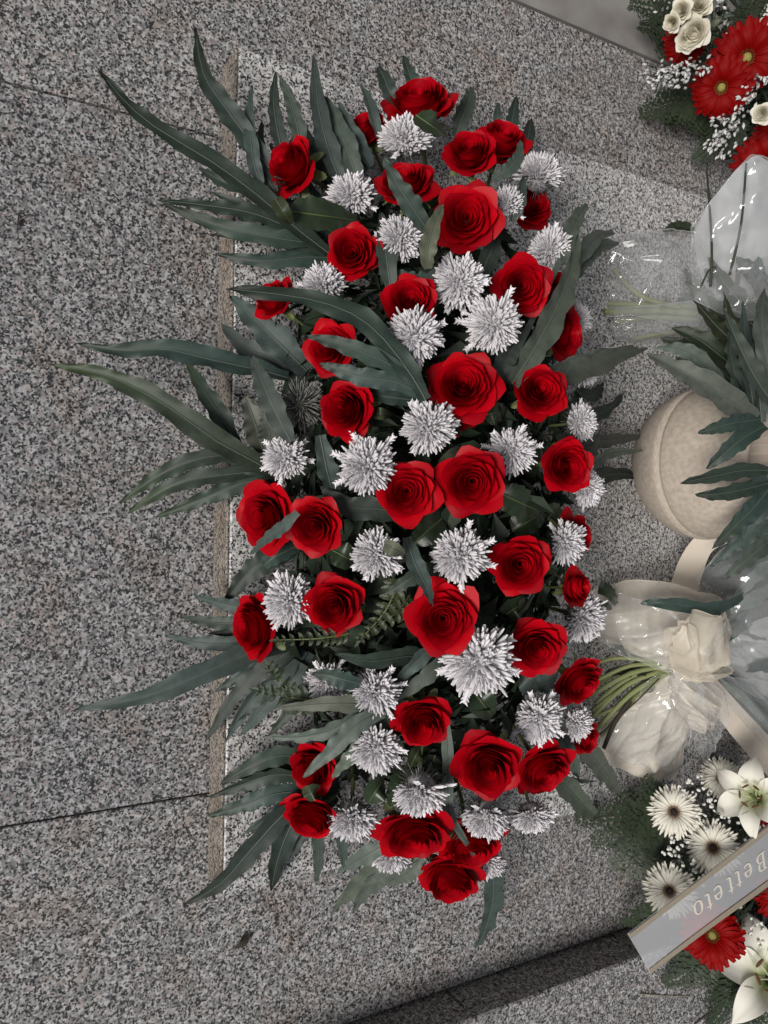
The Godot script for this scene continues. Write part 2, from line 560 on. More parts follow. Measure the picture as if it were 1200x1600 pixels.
# a gerbera or daisy head (unit radius, axis +y)
func make_daisy(sd: int, rows: Array, width: float, petal_col: Array, heart: Array, frilled: bool) -> Node3D:
	var root = Node3D.new()
	var r = RandomNumberGenerator.new()
	r.seed = 900 + sd
	for row in rows.size():
		var count: int = rows[row]
		for i in count:
			var g = TAU * (i + 0.5 * row) / count + r.randf_range(-0.06, 0.06)
			var d = Vector3(cos(g), 0, sin(g))
			var side = Vector3(-sin(g), 0, cos(g))
			var ln = (1.0 - 0.18 * row) * r.randf_range(0.9, 1.02)
			var rise = 0.06 + 0.14 * row + r.randf_range(-0.03, 0.05)
			var tw = r.randf_range(-0.35, 0.35)
			var s = Shape.new()
			var shape_at = func(a, b):
				var u: float = a * 2.0 - 1.0
				var w = width * (0.35 + 0.65 * smoothstep(0.0, 0.5, b)) * (1.0 if b < 0.75 else lerpf(1.0, 0.25 if frilled else 0.5, (b - 0.75) / 0.25))
				var notch = 0.05 * (1.0 - absf(u)) * smoothstep(0.9, 1.0, b) if frilled else 0.0
				var rr = 0.12 + (ln - 0.12) * b - notch
				return d * rr + side * u * w + Vector3(0, rise * sin(b * 2.2) - 0.1 * b * b + absf(u) * 0.03 + tw * u * w * b, 0)
			var tint_at = func(_a, b):
				return (petal_col[1] as Color).lerp(petal_col[0], smoothstep(0.03, 0.32, b))
			s.sheet(4, 6, shape_at, Color.WHITE, tint_at)
			part("petal", s.mesh(), M.tinted_petal, root)
	var h = Shape.new()
	h.ball(Vector3(0, 0.05, 0), Vector3(0.13, 0.06, 0.13), 6, 12, heart[0])
	for i in 70:
		var g = i * 2.39996
		var rr = 0.2 * sqrt((i + 0.5) / 70.0)
		var p = Vector3(rr * cos(g), 0.09, rr * sin(g))
		h.tube([p, p * 1.12 + Vector3(0, 0.05, 0)], [0.012, 0.008], 4, [heart[0], heart[1] if rr > 0.12 else heart[0]])
	part("flower_heart", h.mesh(), M.tinted, root)
	var st = Shape.new()
	st.tube([Vector3(0, -0.02, 0), Vector3(0, -0.5, 0), Vector3(0.05, -1.4, 0)], [0.06, 0.05, 0.05], 6)
	part("stem", st.mesh(), M.stem, root)
	return root


func make_lily(sd: int, open_by: float) -> Node3D:
	var root = Node3D.new()
	var r = RandomNumberGenerator.new()
	r.seed = 1300 + sd
	for i in 6:
		var g = TAU * i / 6
		var d = Vector3(cos(g), 0, sin(g))
		var side = Vector3(-sin(g), 0, cos(g))
		var wide = 0.25 if i % 2 else 0.2
		var far = open_by * r.randf_range(0.92, 1.05)
		var s = Shape.new()
		var shape_at = func(a, b):
			var u: float = a * 2.0 - 1.0
			var w = wide * pow(sin(PI * clampf(0.06 + 0.94 * b, 0.0, 1.0) * 0.985), 0.75)
			var out = far * (0.08 + 0.92 * pow(b, 1.25))
			var y = 0.62 * sin(b * 2.35) - 0.22 * b * b * b
			return d * out + side * u * w + Vector3(0, y + u * u * 0.13 * sin(PI * b) - 0.02 * exp(-u * u * 60.0), 0) - d * u * u * 0.04
		var tint_at = func(a, b):
				var near = absf(a * 2.0 - 1.0)
				return Color(0.80, 0.78, 0.70).lerp(Color(0.34, 0.42, 0.10), smoothstep(0.55, 0.0, b) * (1.0 - 0.7 * near))
		s.sheet(8, 12, shape_at, Color.WHITE, tint_at)
		part("petal", s.mesh(), M.tinted_petal, root)
	for i in 6:
		var g = TAU * (i + 0.5) / 6
		var d = Vector3(cos(g), 0, sin(g))
		var s = Shape.new()
		s.tube([Vector3(0, 0.1, 0), d * 0.08 + Vector3(0, 0.4, 0), d * 0.2 + Vector3(0, 0.68, 0)], [0.016, 0.012, 0.01], 5, [Color(0.5, 0.55, 0.3), Color(0.6, 0.62, 0.4), Color(0.6, 0.62, 0.4)])
		var e = d * 0.2 + Vector3(0, 0.69, 0)
		var across = Vector3(-d.z, 0.3, d.x) * 0.07
		s.tube([e - across, e, e + across], [0.014, 0.026, 0.014], 5, [Color(0.10, 0.035, 0.012), Color(0.12, 0.04, 0.014), Color(0.10, 0.035, 0.012)])
		part("stamen", s.mesh(), M.tinted, root)
	var p = Shape.new()
	p.tube([Vector3(0, 0.05, 0), Vector3(0, 0.6, 0), Vector3(0.03, 0.82, 0), Vector3(0.04, 0.85, 0)], [0.04, 0.02, 0.024, 0.034], 6)
	part("pistil", p.mesh(), M.sepal, root)
	var st = Shape.new()
	st.tube([Vector3(0, 0.06, 0), Vector3(0, -0.4, 0), Vector3(0.05, -1.0, 0)], [0.07, 0.05, 0.05], 6)
	part("stem", st.mesh(), M.stem, root)
	return root


# a pinnate sprig from a to b: each leaflet a part
func sprig(o: Node3D, a: Vector3, b: Vector3, length: float, count: int, m: Material, sd: int) -> void:
	var r = RandomNumberGenerator.new()
	r.seed = sd
	var mid = (a + b) / 2 + Vector3(0, 0.012, 0)
	var line = curve_through([a, mid, b], 12)
	var rachis = Shape.new()
	var radii = []
	var pts = []
	for i in 13:
		pts.append(line[i])
		radii.append(0.0016 * (1.0 - i / 14.0))
	rachis.tube(pts, radii, 5)
	part("rachis", rachis.mesh(), M.stem, o)
	for i in count:
		var f = (i + 0.7) / count
		var at: Vector3 = line[mini(int(f * 12), 11)].lerp(line[mini(int(f * 12) + 1, 12)], fposmod(f * 12, 1.0))
		var t = (b - a).normalized()
		var side = t.cross(Vector3(0, 0.87, 0.48)).normalized()
		for sg in [-1.0, 1.0]:
			var ln = length * (1.0 - 0.6 * f) * r.randf_range(0.85, 1.1)
			var d = (side * sg + t * 0.55 + Vector3(0, r.randf_range(-0.1, 0.25), 0)).normalized()
			part("leaflet", blade([at, at + d * ln * 0.5 + Vector3(0, 0.002, 0), at + d * ln], ln * 0.5, 1, sd + i * 2 + int(sg)), m, o)
	part("leaflet", blade([b - (b - a).normalized() * 0.004, b, b + (b - a).normalized() * length * 0.6], length * 0.25, 1, sd), m, o)


# a leatherleaf fern: each side branch a part that holds its small leaflets
func fern(label: String, a: Vector3, b: Vector3, reach: float, count: int, m: Material, sd: int, group: String) -> void:
	var r = RandomNumberGenerator.new()
	r.seed = 4000 + sd
	var o = thing("leather_fern", label, "fern", Transform3D(Basis(), a), group)
	var t = (b - a)
	var dir = t.normalized()
	var side = dir.cross(Vector3(r.randf_range(-0.2, 0.2), 0.87, 0.4)).normalized()
	var up = side.cross(dir)
	var rachis = Shape.new()
	rachis.tube([Vector3.ZERO, t * 0.5 + up * 0.012, t], [0.002, 0.0015, 0.0006], 5)
	part("rachis", rachis.mesh(), M.dark_stem, o)
	for i in count:
		var f = (i + 0.5) / count
		var at = t * f + up * 0.012 * sin(PI * f)
		for sg in [-1.0, 1.0]:
			var ln = reach * (1.05 - f) * r.randf_range(0.85, 1.1) + 0.006
			var d = (side * sg + dir * 0.75 + up * r.randf_range(-0.15, 0.25)).normalized()
			var cross = d.cross(up).normalized()
			var s = Shape.new()
			var k = maxi(3, int(ln / 0.0078))
			for q in k:
				var w = (q + 0.6) / k
				var p = at + d * ln * w
				for s2 in [-1.0, 1.0]:
					var l2 = ln * 0.34 * (1.05 - w) + 0.004
					var e = (cross * s2 + d * 0.9 + up * r.randf_range(-0.2, 0.2)).normalized()
					var h = e.cross(up).normalized() * l2 * 0.30
					s.tri(p - h * 0.4, p + e * l2 * 0.55 + h, p + e * l2)
					s.tri(p - h * 0.4, p + e * l2, p + e * l2 * 0.55 - h)
			s.tube([at, at + d * ln], [0.0009, 0.0005], 4)
			part("branchlet", s.mesh(), m, o)


# eight points round a sheet, corner, middle, corner ...
func patch(p: Array, s: float, t: float) -> Vector3:
	var q = Vector3.ZERO
	q += p[0] * 0.25 * (1 - s) * (1 - t) * (-s - t - 1)
	q += p[2] * 0.25 * (1 + s) * (1 - t) * (s - t - 1)
	q += p[4] * 0.25 * (1 + s) * (1 + t) * (s + t - 1)
	q += p[6] * 0.25 * (1 - s) * (1 + t) * (-s + t - 1)
	q += p[1] * 0.5 * (1 - s * s) * (1 - t)
	q += p[3] * 0.5 * (1 + s) * (1 - t * t)
	q += p[5] * 0.5 * (1 - s * s) * (1 + t)
	q += p[7] * 0.5 * (1 - s) * (1 - t * t)
	return q


func crinkled(p: Array, cells: int, rough: float, sd: int, belly: float) -> ArrayMesh:
	var f = noise(FastNoiseLite.TYPE_CELLULAR, 1.0, sd, 2)
	f.cellular_return_type = FastNoiseLite.RETURN_DISTANCE
	f.frequency = 28.0
	var g = noise(FastNoiseLite.TYPE_SIMPLEX_SMOOTH, 9.0, sd + 3, 3)
	var r = RandomNumberGenerator.new()
	r.seed = sd
	var nn: Vector3 = (p[4] - p[0]).cross(p[6] - p[2]).normalized()
	if nn.y < 0:
		nn = -nn
	var pts = PackedVector3Array()
	for b in cells + 1:
		for a in cells + 1:
			var s = float(a) / cells * 2 - 1
			var t = float(b) / cells * 2 - 1
			if a > 0 and a < cells and b > 0 and b < cells:
				s += r.randf_range(-0.6, 0.6) / cells
				t += r.randf_range(-0.6, 0.6) / cells
			var q = patch(p, s, t)
			q += nn * (rough * (f.get_noise_3dv(q) * 1.2 + g.get_noise_3dv(q) * 1.6) + belly * (1 - s * s) * (1 - t * t))
			pts.append(q)
	var m = Shape.new()
	m.facets(cells, cells, pts)
	return m.mesh()


# clear film: a smooth sheet with long sharp creases that run out from one corner
func film_sheet(p: Array, cells: int, rough: float, sd: int, belly: float) -> ArrayMesh:
	var g = noise(FastNoiseLite.TYPE_SIMPLEX_SMOOTH, 1.0, sd, 2)
	g.fractal_type = FastNoiseLite.FRACTAL_RIDGED
	g.fractal_gain = 0.3
	var h = noise(FastNoiseLite.TYPE_SIMPLEX_SMOOTH, 8.0, sd + 1, 2)
	var r = RandomNumberGenerator.new()
	r.seed = sd
	var turn = r.randf() * PI
	var turn2 = turn + r.randf_range(0.6, 1.4)
	var nn: Vector3 = (p[4] - p[0]).cross(p[6] - p[2]).normalized()
	if nn.y < 0:
		nn = -nn
	var m = Shape.new()
	m.sheet(cells, cells, func(a, b):
		var s = a * 2 - 1
		var t = b * 2 - 1
		var q = patch(p, s, t)
		var c1 = Vector2(s, t).rotated(turn)
		var c2 = Vector2(s, t).rotated(turn2)
		var lift = 0.6 * g.get_noise_2d(c1.x * 0.22, c1.y * 0.85) + 0.35 * g.get_noise_2d(c2.x * 0.3 + 7.0, c2.y * 1.3) + 0.5 * h.get_noise_3dv(q)
		return q + nn * (rough * lift + belly * (1 - s * s) * (1 - t * t)))
	# the cut edge of the sheet, a little thicker than the film
	var rim = []
	var fine = []
	for k in cells * 4:
		var i = k % cells
		var col = [i, cells, cells - i, 0][k / cells]
		var row = [0, i, cells, cells - i][k / cells]
		rim.append(m.v[row * (cells + 1) + col])
		fine.append(0.0008)
	rim.append(rim[0])
	fine.append(0.0008)
	m.tube(rim, fine, 4)
	return m.mesh()


func soft_sheet(p: Array, cells: int, rough: float, sd: int, belly: float) -> ArrayMesh:
	var g = noise(FastNoiseLite.TYPE_SIMPLEX, 11.0, sd, 2)
	g.fractal_type = FastNoiseLite.FRACTAL_RIDGED
	var h = noise(FastNoiseLite.TYPE_SIMPLEX_SMOOTH, 7.0, sd + 1, 2)
	g.fractal_type = FastNoiseLite.FRACTAL_RIDGED
	var nn: Vector3 = (p[4] - p[0]).cross(p[6] - p[2]).normalized()
	if nn.y < 0:
		nn = -nn
	var m = Shape.new()
	m.sheet(cells, cells, func(a, b):
		var s: float = a * 2 - 1
		var t: float = b * 2 - 1
		var q = patch(p, s, t)
		return q + nn * (rough * (0.55 * g.get_noise_3dv(q) + 0.8 * h.get_noise_3dv(q)) + belly * (1 - s * s) * (1 - t * t)))
	return m.mesh()


func ribbon_mesh(pts: Array, across: Array, k: int) -> ArrayMesh:
	var line = curve_through(pts, k)
	var w = curve_through(across, k)
	var s = Shape.new()
	s.sheet(6, k, func(a, b): return line[roundi(b * k)] + w[roundi(b * k)] * (a - 0.5) + Vector3(0, 0.0015 * sin(a * PI), 0))
	return s.mesh()


func turned(axis: Vector3, roll: float, size: Vector3, at: Vector3) -> Transform3D:
	var y = axis.normalized()
	var x = y.cross(Vector3(0.13, 0.2, 1)).normalized()
	var z = x.cross(y)
	var b = Basis(x, y, z) * Basis(Vector3.UP, roll)
	return Transform3D(Basis(b.x * size.x, b.y * size.y, b.z * size.z), at)


# ---------------------------------------------------------------- measured places (metres)

# each: head centre, direction it faces, radius, tall factor, what it looks like
const ROSES := [
	["deep red rose seen from its side, uppermost flower of the whole spray", Vector3(-0.4927, 0.0686, -0.5065), Vector3(-0.5306, 0.6561, 0.5366), 0.0455, 1.00],
	["half hidden red rose between tall fern lobes and the topmost frosted thistle", Vector3(-0.4558, 0.0606, -0.4391), Vector3(-0.4422, 0.5409, 0.7154), 0.0285, 1.00],
	["red rose turned to the left with green sepals showing, nearest the upper left ferns", Vector3(-0.3859, 0.0785, -0.3468), Vector3(-0.1347, 0.3174, 0.9387), 0.0374, 1.00],
	["red rose with broad smooth petals overlapping a darker rose near the top right shoulder", Vector3(-0.4254, 0.1306, -0.5411), Vector3(-0.2826, 0.7410, 0.6091), 0.0326, 1.00],
	["dark red rose at the upper right shoulder, behind a smooth petalled rose", Vector3(-0.4664, 0.0929, -0.6086), Vector3(-0.4920, 0.8205, 0.2910), 0.0373, 1.00],
	["red rose facing upwards with a grey green leaf tip across it, below the topmost thistle", Vector3(-0.3650, 0.1334, -0.4489), Vector3(-0.5624, 0.6338, 0.5311), 0.0346, 1.00],
	["full open red rose left of a small upright frosted thistle near the top", Vector3(-0.3341, 0.1754, -0.5054), Vector3(0.1478, 0.8088, 0.5692), 0.0355, 1.00],
	["dark red rose at the right edge, tucked between two frosted thistles and a leaf", Vector3(-0.4048, 0.0947, -0.6515), Vector3(-0.0436, 0.9981, 0.0443), 0.0315, 1.00],
	["open red rose with a tight spiral, left of a ragged thistle at upper left", Vector3(-0.2827, 0.1396, -0.3810), Vector3(0.1797, 0.8191, 0.5449), 0.0323, 1.00],
	["red rose bud on the left edge with a long fern lobe lying over it", Vector3(-0.2292, 0.0792, -0.3224), Vector3(-0.3576, 0.3692, 0.8578), 0.0285, 1.00],
	["dark red rose partly covered by the spikes of a frosted thistle below it", Vector3(-0.2238, 0.1779, -0.4294), Vector3(-0.1008, 0.8517, 0.5143), 0.0306, 1.00],
	["bright open red rose left of the broad grey green leaf on the right edge", Vector3(-0.2613, 0.1983, -0.5640), Vector3(0.1885, 0.8450, 0.5005), 0.0351, 1.00],
	["red rose striped by three fern lobes that lie across it", Vector3(-0.1778, 0.1286, -0.3632), Vector3(0.0851, 0.6902, 0.7186), 0.0283, 1.00],
	["red rose turned right on the right edge, half behind the broad grey green leaf", Vector3(-0.2253, 0.1707, -0.6411), Vector3(0.1470, 0.9462, -0.2884), 0.0332, 1.00],
	["large wide red rose in the centre right of the spray, directly above a frosted thistle", Vector3(-0.1310, 0.2140, -0.4784), Vector3(-0.1779, 0.8036, 0.5679), 0.0382, 1.00],
	["open red rose beside the long leaf that points right towards the stone vase", Vector3(-0.1358, 0.2172, -0.5742), Vector3(-0.0881, 0.8903, 0.4467), 0.0346, 1.00],
	["red rose right of the bare grey thistle, its centre turned left", Vector3(-0.1083, 0.1676, -0.3708), Vector3(0.1042, 0.5907, 0.8001), 0.0345, 1.00],
	["red rose on the right edge level with the stone vase, between two small thistles", Vector3(-0.0582, 0.2145, -0.6170), Vector3(0.0800, 0.9383, 0.3364), 0.0320, 1.00],
	["largest open red rose at the middle of the spray, facing straight up", Vector3(-0.0358, 0.2291, -0.4794), Vector3(0.1013, 0.8235, 0.5583), 0.0382, 1.00],
	["round tightly spiralled red rose just left of the largest rose", Vector3(-0.0219, 0.2080, -0.4118), Vector3(0.0272, 0.8591, 0.5111), 0.0312, 1.00],
	["red rose overhanging the slab edge with a thin grey leaf across its foot", Vector3(0.0056, 0.0886, -0.3128), Vector3(0.1244, 0.4698, 0.8739), 0.0362, 1.00],
	["round red rose beside the rose that overhangs the slab edge, left of a frosted thistle", Vector3(0.0143, 0.1514, -0.3387), Vector3(0.1054, 0.7696, 0.6298), 0.0305, 1.00],
	["open red rose left of a small side turned thistle, lower right of the largest rose", Vector3(0.0550, 0.2277, -0.5459), Vector3(-0.0425, 0.8316, 0.5538), 0.0358, 1.00],
	["dark red rose mostly hidden behind a frosted thistle on the right edge", Vector3(0.0266, 0.1878, -0.6407), Vector3(-0.0920, 0.9602, -0.2638), 0.0319, 1.00],
	["red rose seen side on, farthest to the left edge above the wide fern fan", Vector3(0.1286, 0.0803, -0.3139), Vector3(0.0399, 0.2231, 0.9740), 0.0381, 1.00],
	["tall red rose with a frosted thistle on its left and a fern sprig right", Vector3(0.0967, 0.1555, -0.3613), Vector3(0.0659, 0.7871, 0.6133), 0.0333, 1.10],
	["big bright red rose with a dark leaf tip touching its upper petals", Vector3(0.1106, 0.2169, -0.4553), Vector3(-0.0635, 0.8311, 0.5524), 0.0362, 1.00],
	["bright red rose right of the largest frosted thistle", Vector3(0.1477, 0.2105, -0.5875), Vector3(0.2558, 0.8237, 0.5060), 0.0316, 1.00],
	["red rose on the lower right edge against the cut green stems of the cream bouquet", Vector3(0.2098, 0.1321, -0.7138), Vector3(0.4118, 0.9106, -0.0351), 0.0348, 1.00],
	["red rose with a dark upper petal, above right of the fan shaped thistle", Vector3(0.2164, 0.1856, -0.4507), Vector3(0.3434, 0.8001, 0.4919), 0.0341, 1.00],
	["red rose at the lower left with a grey green lobe lying diagonally over it", Vector3(0.2905, 0.0781, -0.3794), Vector3(0.2219, 0.5828, 0.7817), 0.0336, 1.00],
	["lowest red rose on the left side, seen from behind beside a drooping fern lobe", Vector3(0.3433, 0.0737, -0.3759), Vector3(0.5400, 0.5934, 0.5970), 0.0345, 1.00],
	["wide ruffled red rose in the lower right, left of a rose turned away", Vector3(0.2832, 0.1773, -0.5472), Vector3(0.1852, 0.7889, 0.5859), 0.0412, 1.00],
	["ruffled red rose turned right at the lower right corner of the spray", Vector3(0.3206, 0.1183, -0.6702), Vector3(0.4700, 0.8780, 0.0906), 0.0393, 1.00],
	["dark red rose hanging at the bottom left of the spray, its smooth back showing", Vector3(0.3654, 0.1198, -0.4801), Vector3(0.5752, 0.7302, 0.3687), 0.0421, 1.00],
	["dark red rose at the bottom with a wavy leaf edge running over it", Vector3(0.3995, 0.0983, -0.5756), Vector3(0.5449, 0.7837, 0.2981), 0.0436, 1.00],
	["last red rose at the very bottom of the spray, over the bare granite", Vector3(0.4482, 0.0712, -0.5670), Vector3(0.5716, 0.7274, 0.3797), 0.0445, 1.00],
	["small dark red rose behind a side turned thistle beside the cellophane", Vector3(0.0900, 0.1734, -0.6626), Vector3(-0.0829, 0.9610, -0.2637), 0.0273, 1.00],
	["shadowed red rose deep under the large wide rose in the centre right", Vector3(-0.1176, 0.1724, -0.4944), Vector3(0.5837, 0.7348, 0.3455), 0.0250, 1.00],
	["shadowed red rose squeezed behind the broad grey green leaf on the right edge", Vector3(-0.2793, 0.1422, -0.6501), Vector3(0.2380, 0.9698, 0.0527), 0.0318, 1.00],
	["small red rose bud peeping out under the lowest right side thistle", Vector3(0.2997, 0.1201, -0.7471), Vector3(0.2028, 0.9726, -0.1139), 0.0214, 1.00],
]
# ... and which head
const THISTLES := [
	["topmost frosted white thistle, its dark underside showing below", Vector3(-0.4444, 0.1009, -0.4637), Vector3(-0.5311, 0.7239, 0.4403), 0.0363, 0],
	["frosted white thistle beside the red rose with green sepals", Vector3(-0.3578, 0.1141, -0.3880), Vector3(-0.1616, 0.7893, 0.5924), 0.0281, 1],
	["round frosted white thistle with ragged lower bracts between two open roses", Vector3(-0.2967, 0.1770, -0.4162), Vector3(0.2760, 0.8324, 0.4806), 0.0261, 2],
	["small upright frosted thistle right of a full open rose near the top", Vector3(-0.3612, 0.1800, -0.5582), Vector3(-0.1426, 0.7762, 0.6142), 0.0231, 0],
	["grey backed frosted thistle at the upper right edge of the spray", Vector3(-0.4339, 0.1283, -0.6483), Vector3(-0.7159, 0.6842, 0.1395), 0.0334, 1],
	["frosted white thistle above the broad leaf on the right edge", Vector3(-0.3283, 0.1641, -0.6372), Vector3(0.2020, 0.8684, 0.4528), 0.0298, 2],
	["frosted white thistle between the open spiral rose and the bud on the left edge", Vector3(-0.2451, 0.1331, -0.3467), Vector3(-0.0973, 0.7840, 0.6132), 0.0249, 0],
	["starry frosted thistle with long pointed bracts, upper left of a bigger round one", Vector3(-0.2523, 0.2013, -0.4778), Vector3(0.0393, 0.8221, 0.5680), 0.0311, 1],
	["big round frosted white thistle below the bright open rose on the right", Vector3(-0.2070, 0.2232, -0.5088), Vector3(0.2379, 0.8093, 0.5371), 0.0329, 2],
	["frosted thistle with brownish curled bracts on its lower right", Vector3(-0.1820, 0.2146, -0.4132), Vector3(-0.0015, 0.7895, 0.6138), 0.0314, 0],
	["unfrosted bare grey thistle with thin dark bristles", Vector3(-0.1148, 0.1328, -0.3221), Vector3(0.1403, 0.8330, 0.5351), 0.0292, 3],
	["frosted white thistle just below the bare grey one", Vector3(-0.0571, 0.1284, -0.3091), Vector3(0.0738, 0.7422, 0.6661), 0.0258, 1],
	["frosted white thistle left of the wide rose, in the centre of the spray", Vector3(-0.0895, 0.2183, -0.4315), Vector3(0.1102, 0.8398, 0.5316), 0.0297, 2],
	["large frosted white thistle with wide bracts, left of the round spiralled rose", Vector3(-0.0471, 0.2002, -0.3693), Vector3(0.0599, 0.8720, 0.4859), 0.0348, 0],
	["frosted thistle with loose dark upper bracts beside the largest rose", Vector3(-0.0703, 0.2320, -0.5301), Vector3(0.3254, 0.8086, 0.4902), 0.0290, 1],
	["small frosted thistle leaning right, level with the top of the stone vase", Vector3(-0.1130, 0.1998, -0.6568), Vector3(-0.0472, 0.9830, -0.1773), 0.0255, 2],
	["small frosted thistle leaning right under the rose level with the stone vase", Vector3(-0.0339, 0.1898, -0.6788), Vector3(0.1362, 0.9741, -0.1804), 0.0260, 0],
	["frosted white thistle with a small pale leaf on its right side", Vector3(0.0442, 0.1970, -0.3833), Vector3(-0.0551, 0.8767, 0.4779), 0.0289, 1],
	["large frosted thistle with upright bracts directly below the largest rose", Vector3(0.0433, 0.2356, -0.4615), Vector3(0.0456, 0.8215, 0.5684), 0.0341, 2],
	["frosted thistle in front of a mostly hidden dark rose on the right edge", Vector3(0.0317, 0.2211, -0.6179), Vector3(0.0815, 0.9888, -0.1247), 0.0287, 0],
	["frosted white thistle between the side on left rose and the tall rose", Vector3(0.0962, 0.1277, -0.3181), Vector3(0.0181, 0.7400, 0.6724), 0.0312, 1],
	["widest frosted white thistle, overlapping the big bright rose", Vector3(0.1557, 0.2300, -0.4929), Vector3(0.0645, 0.8066, 0.5876), 0.0408, 2],
	["blue tinged frosted thistle at the edge of the cellophane of the cream bouquet", Vector3(0.1296, 0.1659, -0.6977), Vector3(0.1407, 0.9614, -0.2363), 0.0347, 0],
	["frosted thistle with fern lobes crossing it, right of a leaf covered one", Vector3(0.1896, 0.1831, -0.3915), Vector3(0.2192, 0.8602, 0.4604), 0.0288, 1],
	["frosted thistle half covered by a small blue green leaf", Vector3(0.1863, 0.1346, -0.3587), Vector3(0.3276, 0.8060, 0.4929), 0.0284, 2],
	["fan shaped frosted thistle above left of the bottom group of thistles", Vector3(0.2548, 0.1677, -0.4036), Vector3(0.3649, 0.8211, 0.4388), 0.0322, 0],
	["frosted thistle with dark upper spikes, above the ruffled rose turned right", Vector3(0.2430, 0.1866, -0.6141), Vector3(0.2575, 0.8652, 0.4302), 0.0310, 1],
	["small blue grey thistle under the rose beside the cut green stems", Vector3(0.2736, 0.1376, -0.7202), Vector3(0.1106, 0.9717, -0.2086), 0.0245, 2],
	["side on frosted thistle with dark crown, between the wide ruffled rose and the bottom roses", Vector3(0.3094, 0.1683, -0.4598), Vector3(0.8259, 0.4562, 0.3312), 0.0326, 0],
	["frosted thistle at the lower left beside the lowest rose on that side", Vector3(0.3542, 0.1003, -0.4100), Vector3(0.6717, 0.6672, 0.3220), 0.0325, 1],
	["side on frosted thistle with dark crown under the wide ruffled rose", Vector3(0.3630, 0.1468, -0.5680), Vector3(0.7694, 0.5210, 0.3695), 0.0330, 2],
	["nearly black crowned thistle with a pale rim at the lower right edge", Vector3(0.3840, 0.1320, -0.6526), Vector3(0.7861, 0.5886, 0.1885), 0.0302, 0],
	["frosted thistle mostly hidden under the bottom left rose", Vector3(0.4249, 0.0680, -0.4838), Vector3(0.7844, 0.5173, 0.3422), 0.0294, 1],
	["frosted thistle behind the bottom roses, only its white tips showing", Vector3(0.4497, 0.0976, -0.6098), Vector3(0.7752, 0.5681, 0.2763), 0.0249, 2],
	["little frosted thistle peeping out right of a half hidden rose", Vector3(-0.2588, 0.1355, -0.7086), Vector3(0.0789, 0.9968, -0.0144), 0.0212, 0],
	["little frosted thistle half under the long leaf that points to the vase", Vector3(-0.1884, 0.1509, -0.7126), Vector3(0.1487, 0.9889, -0.0079), 0.0209, 1],
]
